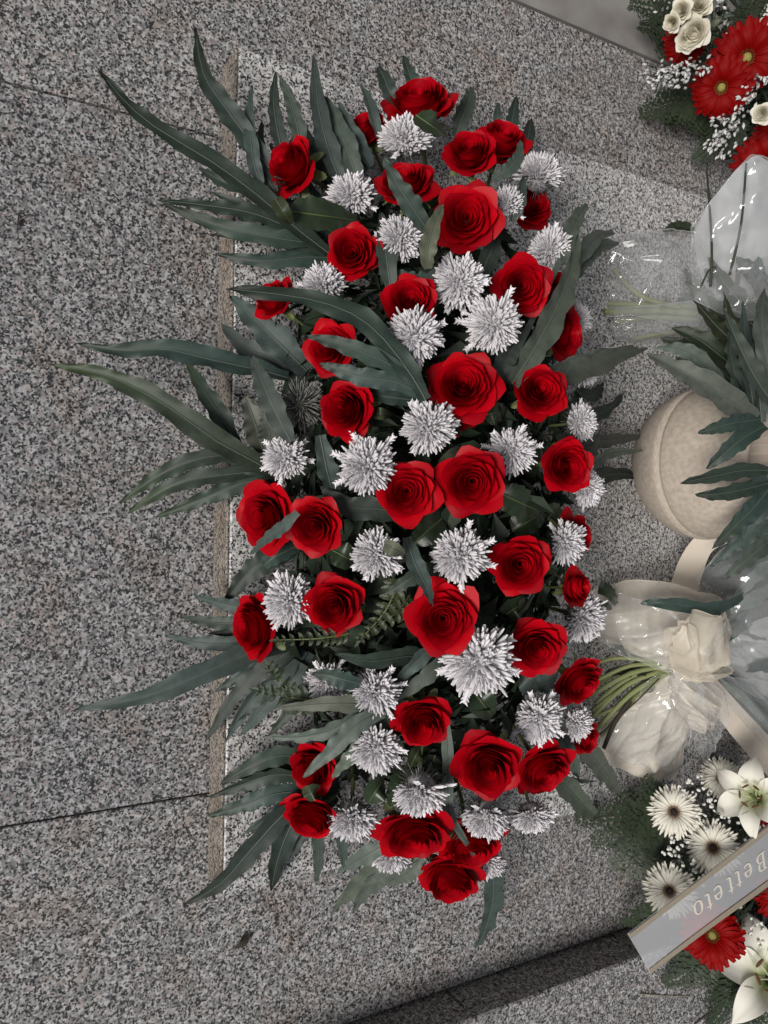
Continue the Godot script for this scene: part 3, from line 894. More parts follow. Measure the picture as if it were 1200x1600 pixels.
# each lobe: width, tip colour change, points from its base to its tip
const FRONDS := [
	["long fern frond reaching to the upper left corner, its middle lobe the longest", 0, [
		[0.0261, 2, [Vector3(-0.3002, 0.0780, -0.3823), Vector3(-0.3197, 0.0809, -0.3400), Vector3(-0.3516, 0.0800, -0.2859), Vector3(-0.3792, 0.0724, -0.2369), Vector3(-0.4106, 0.0537, -0.1787), Vector3(-0.4399, 0.0374, -0.1480), Vector3(-0.4757, 0.0200, -0.1240)]],
		[0.0202, 2, [Vector3(-0.3225, 0.0720, -0.3398), Vector3(-0.3359, 0.0626, -0.2924), Vector3(-0.3433, 0.0404, -0.2470), Vector3(-0.3528, 0.0000, -0.1952)]],
		[0.0217, 2, [Vector3(-0.3129, 0.0720, -0.3601), Vector3(-0.3123, 0.0655, -0.3150), Vector3(-0.3231, 0.0403, -0.2548), Vector3(-0.3506, 0.0000, -0.2025)]],
		[0.0179, 2, [Vector3(-0.3047, 0.0720, -0.3767), Vector3(-0.3106, 0.0663, -0.3384), Vector3(-0.3144, 0.0479, -0.2981), Vector3(-0.3218, 0.0100, -0.2525)]],
		[0.0208, 2, [Vector3(-0.3038, 0.0660, -0.4050), Vector3(-0.2981, 0.0635, -0.3560), Vector3(-0.2890, 0.0486, -0.3061), Vector3(-0.2973, 0.0200, -0.2577)]],
		[0.0147, 2, [Vector3(-0.3624, 0.0600, -0.2928), Vector3(-0.3667, 0.0559, -0.2566), Vector3(-0.3879, 0.0300, -0.2344)]]]],
	["dark curved fern lobe over the corner of the raised slab, second from the upper left", 0, [
		[0.0253, 2, [Vector3(-0.3712, 0.0720, -0.3191), Vector3(-0.4147, 0.0679, -0.2815), Vector3(-0.4517, 0.0574, -0.2545), Vector3(-0.4888, 0.0429, -0.2347), Vector3(-0.5523, 0.0200, -0.2304)]]]],
	["upright cluster of slender grey fern lobes over the slab corner", 1, [
		[0.0160, 0, [Vector3(-0.3589, 0.0720, -0.2962), Vector3(-0.3910, 0.0749, -0.2840), Vector3(-0.4367, 0.0670, -0.2814), Vector3(-0.4864, 0.0500, -0.2886)]],
		[0.0175, 0, [Vector3(-0.3802, 0.0720, -0.3267), Vector3(-0.4188, 0.0775, -0.3136), Vector3(-0.4593, 0.0726, -0.3078), Vector3(-0.5060, 0.0600, -0.3140)]],
		[0.0189, 0, [Vector3(-0.3902, 0.0780, -0.3478), Vector3(-0.4248, 0.0847, -0.3348), Vector3(-0.4642, 0.0806, -0.3255), Vector3(-0.4967, 0.0700, -0.3143)]],
		[0.0175, 0, [Vector3(-0.3622, 0.0720, -0.3115), Vector3(-0.3836, 0.0670, -0.3014), Vector3(-0.4148, 0.0589, -0.2961), Vector3(-0.4496, 0.0500, -0.3025)]]]],
	["tall fern frond with folded lobes pointing straight up at the top of the spray", 1, [
		[0.0250, 0, [Vector3(-0.3799, 0.0900, -0.3874), Vector3(-0.4144, 0.0875, -0.3714), Vector3(-0.4707, 0.0727, -0.3632), Vector3(-0.5531, 0.0400, -0.3694)]],
		[0.0264, 0, [Vector3(-0.3817, 0.0960, -0.4053), Vector3(-0.4172, 0.0936, -0.3932), Vector3(-0.4590, 0.0774, -0.3835), Vector3(-0.4978, 0.0560, -0.3785)]],
		[0.0210, 0, [Vector3(-0.4111, 0.0900, -0.4249), Vector3(-0.4326, 0.0914, -0.4066), Vector3(-0.4608, 0.0803, -0.3947), Vector3(-0.4906, 0.0640, -0.3935)]],
		[0.0167, 0, [Vector3(-0.3761, 0.0840, -0.3946), Vector3(-0.3806, 0.0846, -0.3817), Vector3(-0.4034, 0.0755, -0.3748), Vector3(-0.4457, 0.0480, -0.3875)]]]],
	["narrow fern lobe left of the uppermost rose", 1, [
		[0.0142, 0, [Vector3(-0.4479, 0.0900, -0.4345), Vector3(-0.4737, 0.0879, -0.4273), Vector3(-0.5040, 0.0715, -0.4267), Vector3(-0.5243, 0.0560, -0.4255)]]]],
	["pair of short fern lobes standing above the uppermost rose", 0, [
		[0.0199, 2, [Vector3(-0.5085, 0.0660, -0.4765), Vector3(-0.5196, 0.0675, -0.4616), Vector3(-0.5421, 0.0567, -0.4581), Vector3(-0.5647, 0.0400, -0.4576)]],
		[0.0180, 2, [Vector3(-0.5283, 0.0660, -0.5043), Vector3(-0.5423, 0.0675, -0.4936), Vector3(-0.5620, 0.0588, -0.4909), Vector3(-0.5906, 0.0400, -0.4947)]]]],
	["single broad fern lobe right of the uppermost rose", 1, [
		[0.0228, 0, [Vector3(-0.4758, 0.0900, -0.5449), Vector3(-0.5019, 0.0912, -0.5533), Vector3(-0.5342, 0.0796, -0.5717), Vector3(-0.5640, 0.0640, -0.5863)]]]],
	["group of three little fern tips at the upper right shoulder", 0, [
		[0.0176, 2, [Vector3(-0.5045, 0.0780, -0.6384), Vector3(-0.5331, 0.0760, -0.6458), Vector3(-0.5841, 0.0480, -0.6737)]],
		[0.0110, 2, [Vector3(-0.5079, 0.0780, -0.6180), Vector3(-0.5273, 0.0810, -0.6163), Vector3(-0.5560, 0.0640, -0.6308)]],
		[0.0196, 2, [Vector3(-0.4877, 0.0720, -0.6655), Vector3(-0.5192, 0.0677, -0.6794), Vector3(-0.5652, 0.0400, -0.7072)]]]],
	["fern frond lying over the striped rose, three lobes pointing left", 0, [
		[0.0245, 2, [Vector3(-0.1150, 0.2350, -0.4164), Vector3(-0.1365, 0.2339, -0.4014), Vector3(-0.1727, 0.2277, -0.3707), Vector3(-0.1957, 0.2187, -0.3389), Vector3(-0.2074, 0.2041, -0.2970), Vector3(-0.2126, 0.1808, -0.2461), Vector3(-0.2144, 0.1700, -0.2251)]],
		[0.0189, 2, [Vector3(-0.1283, 0.2300, -0.4116), Vector3(-0.1477, 0.2289, -0.3779), Vector3(-0.1597, 0.2195, -0.3464), Vector3(-0.1689, 0.2047, -0.3216), Vector3(-0.1744, 0.1900, -0.3023)]],
		[0.0205, 2, [Vector3(-0.1211, 0.2250, -0.4187), Vector3(-0.1330, 0.2196, -0.3910), Vector3(-0.1362, 0.2075, -0.3604), Vector3(-0.1438, 0.1933, -0.3383), Vector3(-0.1506, 0.1800, -0.3213)]],
		[0.0150, 2, [Vector3(-0.1192, 0.2000, -0.4408), Vector3(-0.1209, 0.1949, -0.4056), Vector3(-0.1248, 0.1834, -0.3809), Vector3(-0.1352, 0.1700, -0.3647)]]]],
	["broad grey fern leaf folded over the slab edge at the left", 1, [
		[0.0340, 0, [Vector3(-0.1614, 0.0780, -0.3525), Vector3(-0.1881, 0.0737, -0.3220), Vector3(-0.2175, 0.0568, -0.2968), Vector3(-0.2484, 0.0300, -0.2746)]],
		[0.0259, 0, [Vector3(-0.1580, 0.0720, -0.3471), Vector3(-0.1735, 0.0653, -0.3100), Vector3(-0.1882, 0.0484, -0.2850), Vector3(-0.2173, 0.0200, -0.2668)]]]],
	["straight fern lobe pointing left, upper of the two longest on the left side", 0, [
		[0.0258, 2, [Vector3(-0.1516, 0.0780, -0.3288), Vector3(-0.1569, 0.0788, -0.2901), Vector3(-0.1627, 0.0743, -0.2404), Vector3(-0.1706, 0.0623, -0.1947), Vector3(-0.1674, 0.0436, -0.1518), Vector3(-0.1741, 0.0200, -0.1098)]]]],
	["largest fern frond sprawling left over the granite paving, yellowing at its tips", 2, [
		[0.0269, 1, [Vector3(-0.0343, 0.0780, -0.3234), Vector3(-0.0531, 0.0800, -0.2917), Vector3(-0.0735, 0.0786, -0.2479), Vector3(-0.1056, 0.0689, -0.2011), Vector3(-0.1313, 0.0511, -0.1576), Vector3(-0.1440, 0.0322, -0.1215), Vector3(-0.1508, 0.0100, -0.0834)]],
		[0.0198, 1, [Vector3(-0.0555, 0.0660, -0.2967), Vector3(-0.0594, 0.0602, -0.2538), Vector3(-0.0469, 0.0453, -0.2150), Vector3(-0.0272, 0.0241, -0.1852), Vector3(-0.0039, 0.0000, -0.1612)]],
		[0.0199, 1, [Vector3(-0.0451, 0.0690, -0.3111), Vector3(-0.0382, 0.0609, -0.2613), Vector3(-0.0301, 0.0447, -0.2226), Vector3(-0.0131, 0.0232, -0.1927), Vector3(0.0076, 0.0000, -0.1691)]],
		[0.0215, 1, [Vector3(-0.0382, 0.0720, -0.3257), Vector3(-0.0296, 0.0635, -0.2829), Vector3(-0.0122, 0.0423, -0.2453), Vector3(0.0108, 0.0000, -0.2004)]],
		[0.0214, 1, [Vector3(-0.0632, 0.0660, -0.2777), Vector3(-0.1042, 0.0577, -0.2574), Vector3(-0.1376, 0.0377, -0.2406), Vector3(-0.1735, 0.0100, -0.2290)]]]],
	["pale young fern lobes curling up at the slab edge", 3, [
		[0.0300, 0, [Vector3(-0.0664, 0.0720, -0.3034), Vector3(-0.0882, 0.0868, -0.2901), Vector3(-0.1028, 0.0915, -0.2830), Vector3(-0.1247, 0.0900, -0.2743)]],
		[0.0262, 0, [Vector3(-0.0703, 0.0750, -0.3122), Vector3(-0.0894, 0.0976, -0.2995), Vector3(-0.1026, 0.1000, -0.2910)]]]],
	["grey fern lobe leaning towards the bare thistle", 1, [
		[0.0246, 0, [Vector3(-0.0718, 0.1500, -0.3049), Vector3(-0.1039, 0.1500, -0.2866), Vector3(-0.1343, 0.1381, -0.2764), Vector3(-0.1634, 0.1200, -0.2703)]]]],
	["thin grey leaf lying across the foot of the overhanging rose", 1, [
		[0.0130, 0, [Vector3(0.0016, 0.2050, -0.2906), Vector3(0.0177, 0.1883, -0.2809), Vector3(0.0300, 0.1646, -0.2733), Vector3(0.0481, 0.1300, -0.2688)]]]],
	["dark fern leaf under the overhanging rose at the slab edge", 0, [
		[0.0272, 2, [Vector3(0.0353, 0.0720, -0.3590), Vector3(0.0574, 0.0676, -0.3137), Vector3(0.0762, 0.0556, -0.2914), Vector3(0.1113, 0.0300, -0.2722)]],
		[0.0203, 2, [Vector3(0.0388, 0.0780, -0.3485), Vector3(0.0532, 0.0782, -0.3173), Vector3(0.0688, 0.0600, -0.3051)]]]],
	["wide fern fan below the side on left rose, seven lobes spread over the slab edge", 1, [
		[0.0183, 0, [Vector3(0.1246, 0.0600, -0.3178), Vector3(0.1128, 0.0547, -0.2886), Vector3(0.1078, 0.0396, -0.2669), Vector3(0.1012, 0.0100, -0.2438)]],
		[0.0170, 0, [Vector3(0.1362, 0.0600, -0.3259), Vector3(0.1315, 0.0526, -0.2897), Vector3(0.1304, 0.0320, -0.2584), Vector3(0.1264, 0.0000, -0.2297)]],
		[0.0190, 0, [Vector3(0.1516, 0.0600, -0.3341), Vector3(0.1535, 0.0528, -0.2901), Vector3(0.1541, 0.0327, -0.2512), Vector3(0.1479, 0.0000, -0.2138)]],
		[0.0262, 0, [Vector3(0.1553, 0.0660, -0.3478), Vector3(0.1618, 0.0696, -0.2920), Vector3(0.1832, 0.0648, -0.2354), Vector3(0.2063, 0.0451, -0.1782), Vector3(0.2208, 0.0100, -0.1147)]],
		[0.0220, 0, [Vector3(0.1593, 0.0660, -0.3519), Vector3(0.1802, 0.0603, -0.3188), Vector3(0.2144, 0.0418, -0.2872), Vector3(0.2782, 0.0000, -0.2629)]],
		[0.0208, 0, [Vector3(0.1637, 0.0660, -0.3601), Vector3(0.1890, 0.0603, -0.3348), Vector3(0.2241, 0.0391, -0.3038), Vector3(0.2789, 0.0080, -0.2854)]],
		[0.0223, 0, [Vector3(0.1680, 0.0660, -0.3684), Vector3(0.1975, 0.0617, -0.3504), Vector3(0.2331, 0.0417, -0.3228), Vector3(0.2729, 0.0100, -0.3029)]]]],
	["grey green fern frond with wavy lobes lying left over the lower left roses", 3, [
		[0.0186, 0, [Vector3(0.2105, 0.1900, -0.3998), Vector3(0.2014, 0.1852, -0.3678), Vector3(0.2018, 0.1683, -0.3352), Vector3(0.2115, 0.1300, -0.2990)]],
		[0.0167, 0, [Vector3(0.2118, 0.1900, -0.3999), Vector3(0.2147, 0.1869, -0.3710), Vector3(0.2297, 0.1742, -0.3404), Vector3(0.2376, 0.1539, -0.3131), Vector3(0.2395, 0.1300, -0.2888)]],
		[0.0208, 0, [Vector3(0.2103, 0.1950, -0.3970), Vector3(0.2188, 0.1953, -0.3668), Vector3(0.2448, 0.1855, -0.3427), Vector3(0.2796, 0.1600, -0.3200)]],
		[0.0179, 0, [Vector3(0.2208, 0.1700, -0.4192), Vector3(0.2488, 0.1687, -0.3888), Vector3(0.2708, 0.1563, -0.3723), Vector3(0.2939, 0.1400, -0.3637)]]]],
	["pointed fern fan at the lower left with lobes reaching the floor", 0, [
		[0.0221, 2, [Vector3(0.2976, 0.0660, -0.3751), Vector3(0.2855, 0.0627, -0.3357), Vector3(0.2988, 0.0471, -0.3025), Vector3(0.3241, 0.0200, -0.2755)]],
		[0.0207, 2, [Vector3(0.3167, 0.0660, -0.3755), Vector3(0.3082, 0.0590, -0.3297), Vector3(0.3200, 0.0410, -0.2973), Vector3(0.3407, 0.0100, -0.2650)]],
		[0.0221, 2, [Vector3(0.3319, 0.0660, -0.3758), Vector3(0.3305, 0.0592, -0.3300), Vector3(0.3445, 0.0414, -0.2976), Vector3(0.3630, 0.0100, -0.2631)]],
		[0.0278, 2, [Vector3(0.3256, 0.0660, -0.3840), Vector3(0.3565, 0.0630, -0.3370), Vector3(0.3982, 0.0454, -0.3050), Vector3(0.4425, 0.0165, -0.2804), Vector3(0.4765, -0.0200, -0.2474)]]]],
	["single drooping fern lobe beside the lowest left rose", 0, [
		[0.0284, 2, [Vector3(0.3357, 0.0660, -0.3759), Vector3(0.3733, 0.0555, -0.3524), Vector3(0.4191, 0.0326, -0.3461), Vector3(0.4746, 0.0000, -0.3506)]]]],
	["two small fern lobes hanging down between the bottom thistles", 1, [
		[0.0158, 0, [Vector3(0.3746, 0.0660, -0.3808), Vector3(0.4196, 0.0455, -0.3935), Vector3(0.4661, 0.0200, -0.4024)]],
		[0.0145, 0, [Vector3(0.3723, 0.0660, -0.4103), Vector3(0.4102, 0.0539, -0.4222), Vector3(0.4461, 0.0400, -0.4306)]]]],
	["ragged grey fern frond at the bottom of the spray", 3, [
		[0.0286, 0, [Vector3(0.4222, 0.0900, -0.5149), Vector3(0.4404, 0.0643, -0.4747), Vector3(0.4758, 0.0292, -0.4575), Vector3(0.5405, -0.0300, -0.4478)]],
		[0.0198, 0, [Vector3(0.4344, 0.0900, -0.4965), Vector3(0.4656, 0.0515, -0.4731), Vector3(0.5046, 0.0094, -0.4730), Vector3(0.5461, -0.0300, -0.4825)]],
		[0.0217, 0, [Vector3(0.3985, 0.1000, -0.4539), Vector3(0.4197, 0.0765, -0.4364), Vector3(0.4596, 0.0200, -0.4325)]],
		[0.0228, 0, [Vector3(0.4356, 0.0800, -0.5214), Vector3(0.4601, 0.0631, -0.5085), Vector3(0.5014, -0.0000, -0.4971)]]]],
	["long wavy fern lobe hanging lowest at the bottom of the spray", 1, [
		[0.0283, 0, [Vector3(0.4157, 0.0900, -0.6083), Vector3(0.4842, 0.0646, -0.6447), Vector3(0.5495, 0.0304, -0.6722), Vector3(0.6144, -0.0105, -0.6894), Vector3(0.6564, -0.0400, -0.6956)]]]],
	["blunt fern lobes splayed at the lower right over the slab edge", 3, [
		[0.0310, 0, [Vector3(0.3281, 0.1100, -0.6807), Vector3(0.3850, 0.0787, -0.7613), Vector3(0.4415, 0.0375, -0.8387), Vector3(0.4882, 0.0000, -0.9102)]],
		[0.0295, 0, [Vector3(0.2822, 0.1100, -0.7244), Vector3(0.3365, 0.0889, -0.7929), Vector3(0.3953, 0.0538, -0.8674), Vector3(0.4472, 0.0200, -0.9321)]],
		[0.0135, 0, [Vector3(0.3528, 0.1100, -0.7035), Vector3(0.3780, 0.0762, -0.7755), Vector3(0.4086, 0.0300, -0.8676)]],
		[0.0306, 0, [Vector3(0.2413, 0.1300, -0.6670), Vector3(0.2867, 0.1195, -0.7103), Vector3(0.3388, 0.0939, -0.7545), Vector3(0.3790, 0.0700, -0.7936)]]]],
	["broad grey green leaf with a pale midrib on the right edge", 3, [
		[0.0314, 0, [Vector3(-0.1443, 0.2250, -0.5350), Vector3(-0.1858, 0.2290, -0.5625), Vector3(-0.2390, 0.2233, -0.5991), Vector3(-0.2932, 0.2083, -0.6341), Vector3(-0.3456, 0.1900, -0.6602)]],
		[0.0263, 0, [Vector3(-0.2848, 0.1900, -0.6482), Vector3(-0.3241, 0.1710, -0.6861), Vector3(-0.3593, 0.1413, -0.7421), Vector3(-0.3910, 0.1000, -0.8231)]],
		[0.0232, 0, [Vector3(-0.3012, 0.1900, -0.6529), Vector3(-0.3374, 0.1705, -0.6917), Vector3(-0.3751, 0.1386, -0.7443), Vector3(-0.4041, 0.1000, -0.8152)]],
		[0.0210, 0, [Vector3(-0.3064, 0.1900, -0.6374), Vector3(-0.3495, 0.1767, -0.6589), Vector3(-0.3895, 0.1515, -0.6975), Vector3(-0.4185, 0.1300, -0.7332)]],
		[0.0273, 0, [Vector3(-0.1487, 0.2000, -0.5456), Vector3(-0.1698, 0.2010, -0.5397), Vector3(-0.1958, 0.1921, -0.5600), Vector3(-0.2306, 0.1700, -0.5914)]]]],
	["long fern leaf stretching right towards the stone vase, bent over at its tip", 3, [
		[0.0294, 0, [Vector3(-0.1443, 0.2000, -0.5928), Vector3(-0.1647, 0.2066, -0.6258), Vector3(-0.1838, 0.2011, -0.6820), Vector3(-0.2101, 0.1815, -0.7509), Vector3(-0.2285, 0.1600, -0.8177)]],
		[0.0221, 0, [Vector3(-0.1679, 0.1900, -0.6106), Vector3(-0.1779, 0.1978, -0.6436), Vector3(-0.2015, 0.1872, -0.7060), Vector3(-0.2295, 0.1550, -0.7963)]]]],
	["thin fern tips poking right in front of the stone vase", 3, [
		[0.0184, 0, [Vector3(-0.0651, 0.1100, -0.7159), Vector3(-0.0721, 0.1076, -0.7706), Vector3(-0.0903, 0.0971, -0.8174), Vector3(-0.1008, 0.0700, -0.9116)]],
		[0.0120, 0, [Vector3(-0.0604, 0.1300, -0.7260), Vector3(-0.0834, 0.1262, -0.7522), Vector3(-0.1182, 0.1200, -0.7716)]],
		[0.0224, 0, [Vector3(-0.0921, 0.1000, -0.7243), Vector3(-0.1058, 0.0901, -0.7929), Vector3(-0.1155, 0.0726, -0.8548), Vector3(-0.1271, 0.0400, -0.9510)]]]],
	["dull fern lobes lying on the dark granite right of the spray", 0, [
		[0.0246, 2, [Vector3(-0.1303, 0.0800, -0.7416), Vector3(-0.1456, 0.0675, -0.8078), Vector3(-0.1671, 0.0456, -0.8680), Vector3(-0.2012, 0.0150, -0.9306)]],
		[0.0250, 2, [Vector3(-0.0593, 0.0700, -0.7524), Vector3(-0.0577, 0.0617, -0.8220), Vector3(-0.0660, 0.0423, -0.8943), Vector3(-0.0620, 0.0150, -0.9776)]],
		[0.0228, 2, [Vector3(-0.1795, 0.0700, -0.7736), Vector3(-0.1762, 0.0550, -0.8193), Vector3(-0.2063, 0.0150, -0.8777)]]]],
	["dark fern lobe pointing at the big bright rose", 1, [
		[0.0180, 0, [Vector3(0.0258, 0.2250, -0.4026), Vector3(0.0508, 0.2416, -0.4030), Vector3(0.0735, 0.2437, -0.4151), Vector3(0.0965, 0.2350, -0.4296)]],
		[0.0161, 0, [Vector3(0.0569, 0.2100, -0.4384), Vector3(0.0693, 0.2162, -0.4127), Vector3(0.0869, 0.2000, -0.3916)]]]],
	["grey lobes of a fern between the two middle thistles and the tall rose", 1, [
		[0.0201, 0, [Vector3(0.1633, 0.1800, -0.4699), Vector3(0.1552, 0.1890, -0.4309), Vector3(0.1558, 0.1949, -0.3806), Vector3(0.1463, 0.1900, -0.3400)]],
		[0.0178, 0, [Vector3(0.1384, 0.2000, -0.4646), Vector3(0.1539, 0.2009, -0.4398), Vector3(0.1712, 0.1932, -0.4247), Vector3(0.1989, 0.1700, -0.4107)]],
		[0.0180, 0, [Vector3(0.1466, 0.2000, -0.4817), Vector3(0.1691, 0.2003, -0.4568), Vector3(0.1868, 0.1908, -0.4386), Vector3(0.2093, 0.1700, -0.4230)]]]],
	["small blue green leaf covering the upper half of a thistle", 0, [
		[0.0207, 2, [Vector3(0.1780, 0.1950, -0.3683), Vector3(0.1730, 0.1930, -0.3522), Vector3(0.1688, 0.1847, -0.3379), Vector3(0.1685, 0.1700, -0.3250)]]]],
	["narrow wavy leaf running down past the wide ruffled rose to the bottom roses", 3, [
		[0.0139, 0, [Vector3(0.2105, 0.1700, -0.4904), Vector3(0.2553, 0.1683, -0.4951), Vector3(0.3026, 0.1615, -0.5025), Vector3(0.3533, 0.1492, -0.5137), Vector3(0.3943, 0.1364, -0.5447), Vector3(0.4438, 0.1200, -0.5818)]]]],
	["grey pointed leaf standing in front of the upward facing rose", 1, [
		[0.0230, 0, [Vector3(-0.2965, 0.2150, -0.4275), Vector3(-0.3129, 0.2221, -0.4047), Vector3(-0.3323, 0.2213, -0.3872), Vector3(-0.3626, 0.2100, -0.3758)]]]],
	["pale green leaf beside the full open rose near the top", 4, [
		[0.0184, 0, [Vector3(-0.2544, 0.2200, -0.4252), Vector3(-0.2713, 0.2277, -0.4199), Vector3(-0.2987, 0.2286, -0.4266), Vector3(-0.3264, 0.2200, -0.4436)]]]],
	["curved grey leaf between the two upper right roses", 1, [
		[0.0163, 0, [Vector3(-0.3827, 0.1900, -0.5296), Vector3(-0.3939, 0.1990, -0.5452), Vector3(-0.4120, 0.1987, -0.5590), Vector3(-0.4378, 0.1900, -0.5683)]],
		[0.0165, 0, [Vector3(-0.3409, 0.1900, -0.5583), Vector3(-0.3663, 0.1955, -0.5645), Vector3(-0.4021, 0.1800, -0.5821)]]]],
	["dark fern leaf beside the large frosted thistle with wide bracts", 1, [
		[0.0283, 0, [Vector3(-0.0005, 0.1600, -0.4450), Vector3(-0.0034, 0.1633, -0.4021), Vector3(-0.0061, 0.1563, -0.3666), Vector3(-0.0264, 0.1400, -0.3434)]],
		[0.0231, 0, [Vector3(-0.0807, 0.1500, -0.3377), Vector3(-0.0469, 0.1499, -0.3460), Vector3(-0.0199, 0.1390, -0.3593), Vector3(0.0081, 0.1200, -0.3768)]]]],
	["dark fern lobes deep below the two upper open roses", 1, [
		[0.0218, 0, [Vector3(-0.2702, 0.1900, -0.4706), Vector3(-0.2506, 0.1903, -0.4375), Vector3(-0.2560, 0.1795, -0.4116), Vector3(-0.2722, 0.1600, -0.3943)]],
		[0.0248, 0, [Vector3(-0.2661, 0.1800, -0.5171), Vector3(-0.2902, 0.1804, -0.5298), Vector3(-0.3186, 0.1699, -0.5463), Vector3(-0.3485, 0.1500, -0.5512)]],
		[0.0217, 0, [Vector3(-0.2408, 0.1800, -0.4037), Vector3(-0.2673, 0.1806, -0.3988), Vector3(-0.2982, 0.1702, -0.4000), Vector3(-0.3340, 0.1500, -0.4065)]]]],
	["long pale fern lobe arching from the vase to meet the leaf of the spray", 3, [
		[0.0350, 0, [Vector3(-0.1319, 0.2500, -0.9214), Vector3(-0.1449, 0.2531, -0.8778), Vector3(-0.1699, 0.2446, -0.8262), Vector3(-0.1908, 0.2221, -0.7993), Vector3(-0.2132, 0.1900, -0.7823)]],
		[0.0216, 0, [Vector3(-0.1800, 0.2200, -0.8955), Vector3(-0.2078, 0.2222, -0.8411), Vector3(-0.2185, 0.2142, -0.8139), Vector3(-0.2197, 0.2000, -0.7886)]]]],
	["dark speckled fern lobes fanned over the top of the stone vase", 0, [
		[0.0213, 2, [Vector3(-0.1329, 0.2500, -0.9347), Vector3(-0.1236, 0.2562, -0.8742), Vector3(-0.1152, 0.2517, -0.8430), Vector3(-0.1075, 0.2400, -0.8216)]],
		[0.0246, 2, [Vector3(-0.1248, 0.2500, -0.9417), Vector3(-0.1044, 0.2532, -0.8915), Vector3(-0.0826, 0.2454, -0.8646), Vector3(-0.0636, 0.2300, -0.8514)]]]],
	["two narrow dark fern lobes lying flat over the lower side of the vase", 0, [
		[0.0217, 2, [Vector3(-0.0664, 0.2400, -0.9648), Vector3(-0.0637, 0.2434, -0.9063), Vector3(-0.0534, 0.2370, -0.8514), Vector3(-0.0442, 0.2200, -0.8141)]],
		[0.0222, 2, [Vector3(-0.0497, 0.2300, -0.9800), Vector3(-0.0390, 0.2332, -0.9211), Vector3(-0.0319, 0.2248, -0.8804), Vector3(-0.0306, 0.2100, -0.8562)]],
		[0.0277, 2, [Vector3(-0.0602, 0.2200, -1.0159), Vector3(-0.0183, 0.2231, -0.9630), Vector3(0.0086, 0.2170, -0.9313), Vector3(0.0425, 0.2000, -0.9043)]]]],
	["upright grey fern lobes rising above the vase at the right edge", 1, [
		[0.0240, 0, [Vector3(-0.1339, 0.2400, -0.9356), Vector3(-0.1804, 0.2387, -0.9254), Vector3(-0.2347, 0.2266, -0.9313), Vector3(-0.3058, 0.2000, -0.9594)]],
		[0.0222, 0, [Vector3(-0.1286, 0.2500, -0.9348), Vector3(-0.1787, 0.2508, -0.9255), Vector3(-0.2321, 0.2419, -0.9328), Vector3(-0.3022, 0.2200, -0.9661)]],
		[0.0284, 0, [Vector3(-0.1552, 0.2200, -1.0131), Vector3(-0.2069, 0.2232, -0.9924), Vector3(-0.2628, 0.2148, -0.9960), Vector3(-0.3154, 0.2000, -1.0234)]],
		[0.0217, 0, [Vector3(-0.1545, 0.2000, -0.9777), Vector3(-0.1969, 0.2001, -0.9486), Vector3(-0.2441, 0.1874, -0.9506), Vector3(-0.2880, 0.1700, -0.9798)]]]],
	["olive grey fern lobes between the cellophane bouquet and the vase", 9, [
		[0.0352, 0, [Vector3(-0.2030, 0.1600, -1.0474), Vector3(-0.2366, 0.1492, -0.9876), Vector3(-0.2655, 0.1271, -0.9584), Vector3(-0.2849, 0.1000, -0.9347)]],
		[0.0314, 0, [Vector3(-0.2113, 0.1700, -1.0479), Vector3(-0.2543, 0.1628, -0.9977), Vector3(-0.2873, 0.1447, -0.9708), Vector3(-0.3242, 0.1200, -0.9585)]],
		[0.0299, 0, [Vector3(-0.2320, 0.1700, -1.0625), Vector3(-0.2650, 0.1667, -1.0140), Vector3(-0.2933, 0.1541, -0.9940), Vector3(-0.3442, 0.1300, -1.0101)]],
		[0.0358, 0, [Vector3(-0.1998, 0.1300, -1.0746), Vector3(-0.2135, 0.1303, -1.0133), Vector3(-0.2302, 0.1180, -0.9707), Vector3(-0.2396, 0.1000, -0.9429)]],
		[0.0322, 0, [Vector3(-0.1877, 0.1500, -1.0775), Vector3(-0.2026, 0.1456, -1.0227), Vector3(-0.2361, 0.1249, -0.9905), Vector3(-0.2574, 0.1000, -0.9707)]]]],
	["blue grey fern lobes lying over the clear bouquet below the vase", 1, [
		[0.0280, 0, [Vector3(-0.0112, 0.1800, -1.0927), Vector3(0.0086, 0.1790, -1.0414), Vector3(0.0374, 0.1662, -1.0014), Vector3(0.0718, 0.1400, -0.9797)]],
		[0.0263, 0, [Vector3(0.0178, 0.1800, -1.1014), Vector3(0.0369, 0.1808, -1.0471), Vector3(0.0656, 0.1691, -1.0127), Vector3(0.0904, 0.1500, -0.9958)]],
		[0.0240, 0, [Vector3(-0.0391, 0.2000, -1.0615), Vector3(-0.0148, 0.1998, -1.0180), Vector3(0.0040, 0.1902, -1.0033), Vector3(0.0326, 0.1700, -1.0106)]]]],
	["dusky fern lobes under the cellophane above the vase", 9, [
		[0.0322, 0, [Vector3(-0.2858, 0.1000, -1.1635), Vector3(-0.3075, 0.0974, -1.0854), Vector3(-0.3345, 0.0843, -1.0400), Vector3(-0.3767, 0.0600, -1.0119)]],
		[0.0322, 0, [Vector3(-0.3051, 0.1100, -1.1649), Vector3(-0.3375, 0.1069, -1.0951), Vector3(-0.3765, 0.0916, -1.0600), Vector3(-0.4213, 0.0700, -1.0483)]],
		[0.0286, 0, [Vector3(-0.2675, 0.0800, -1.1594), Vector3(-0.2733, 0.0761, -1.0677), Vector3(-0.2747, 0.0622, -1.0164), Vector3(-0.2860, 0.0400, -0.9758)]],
		[0.0284, 0, [Vector3(-0.3230, 0.1200, -1.1578), Vector3(-0.3635, 0.1192, -1.1169), Vector3(-0.4002, 0.1062, -1.1023), Vector3(-0.4366, 0.0900, -1.1077)]],
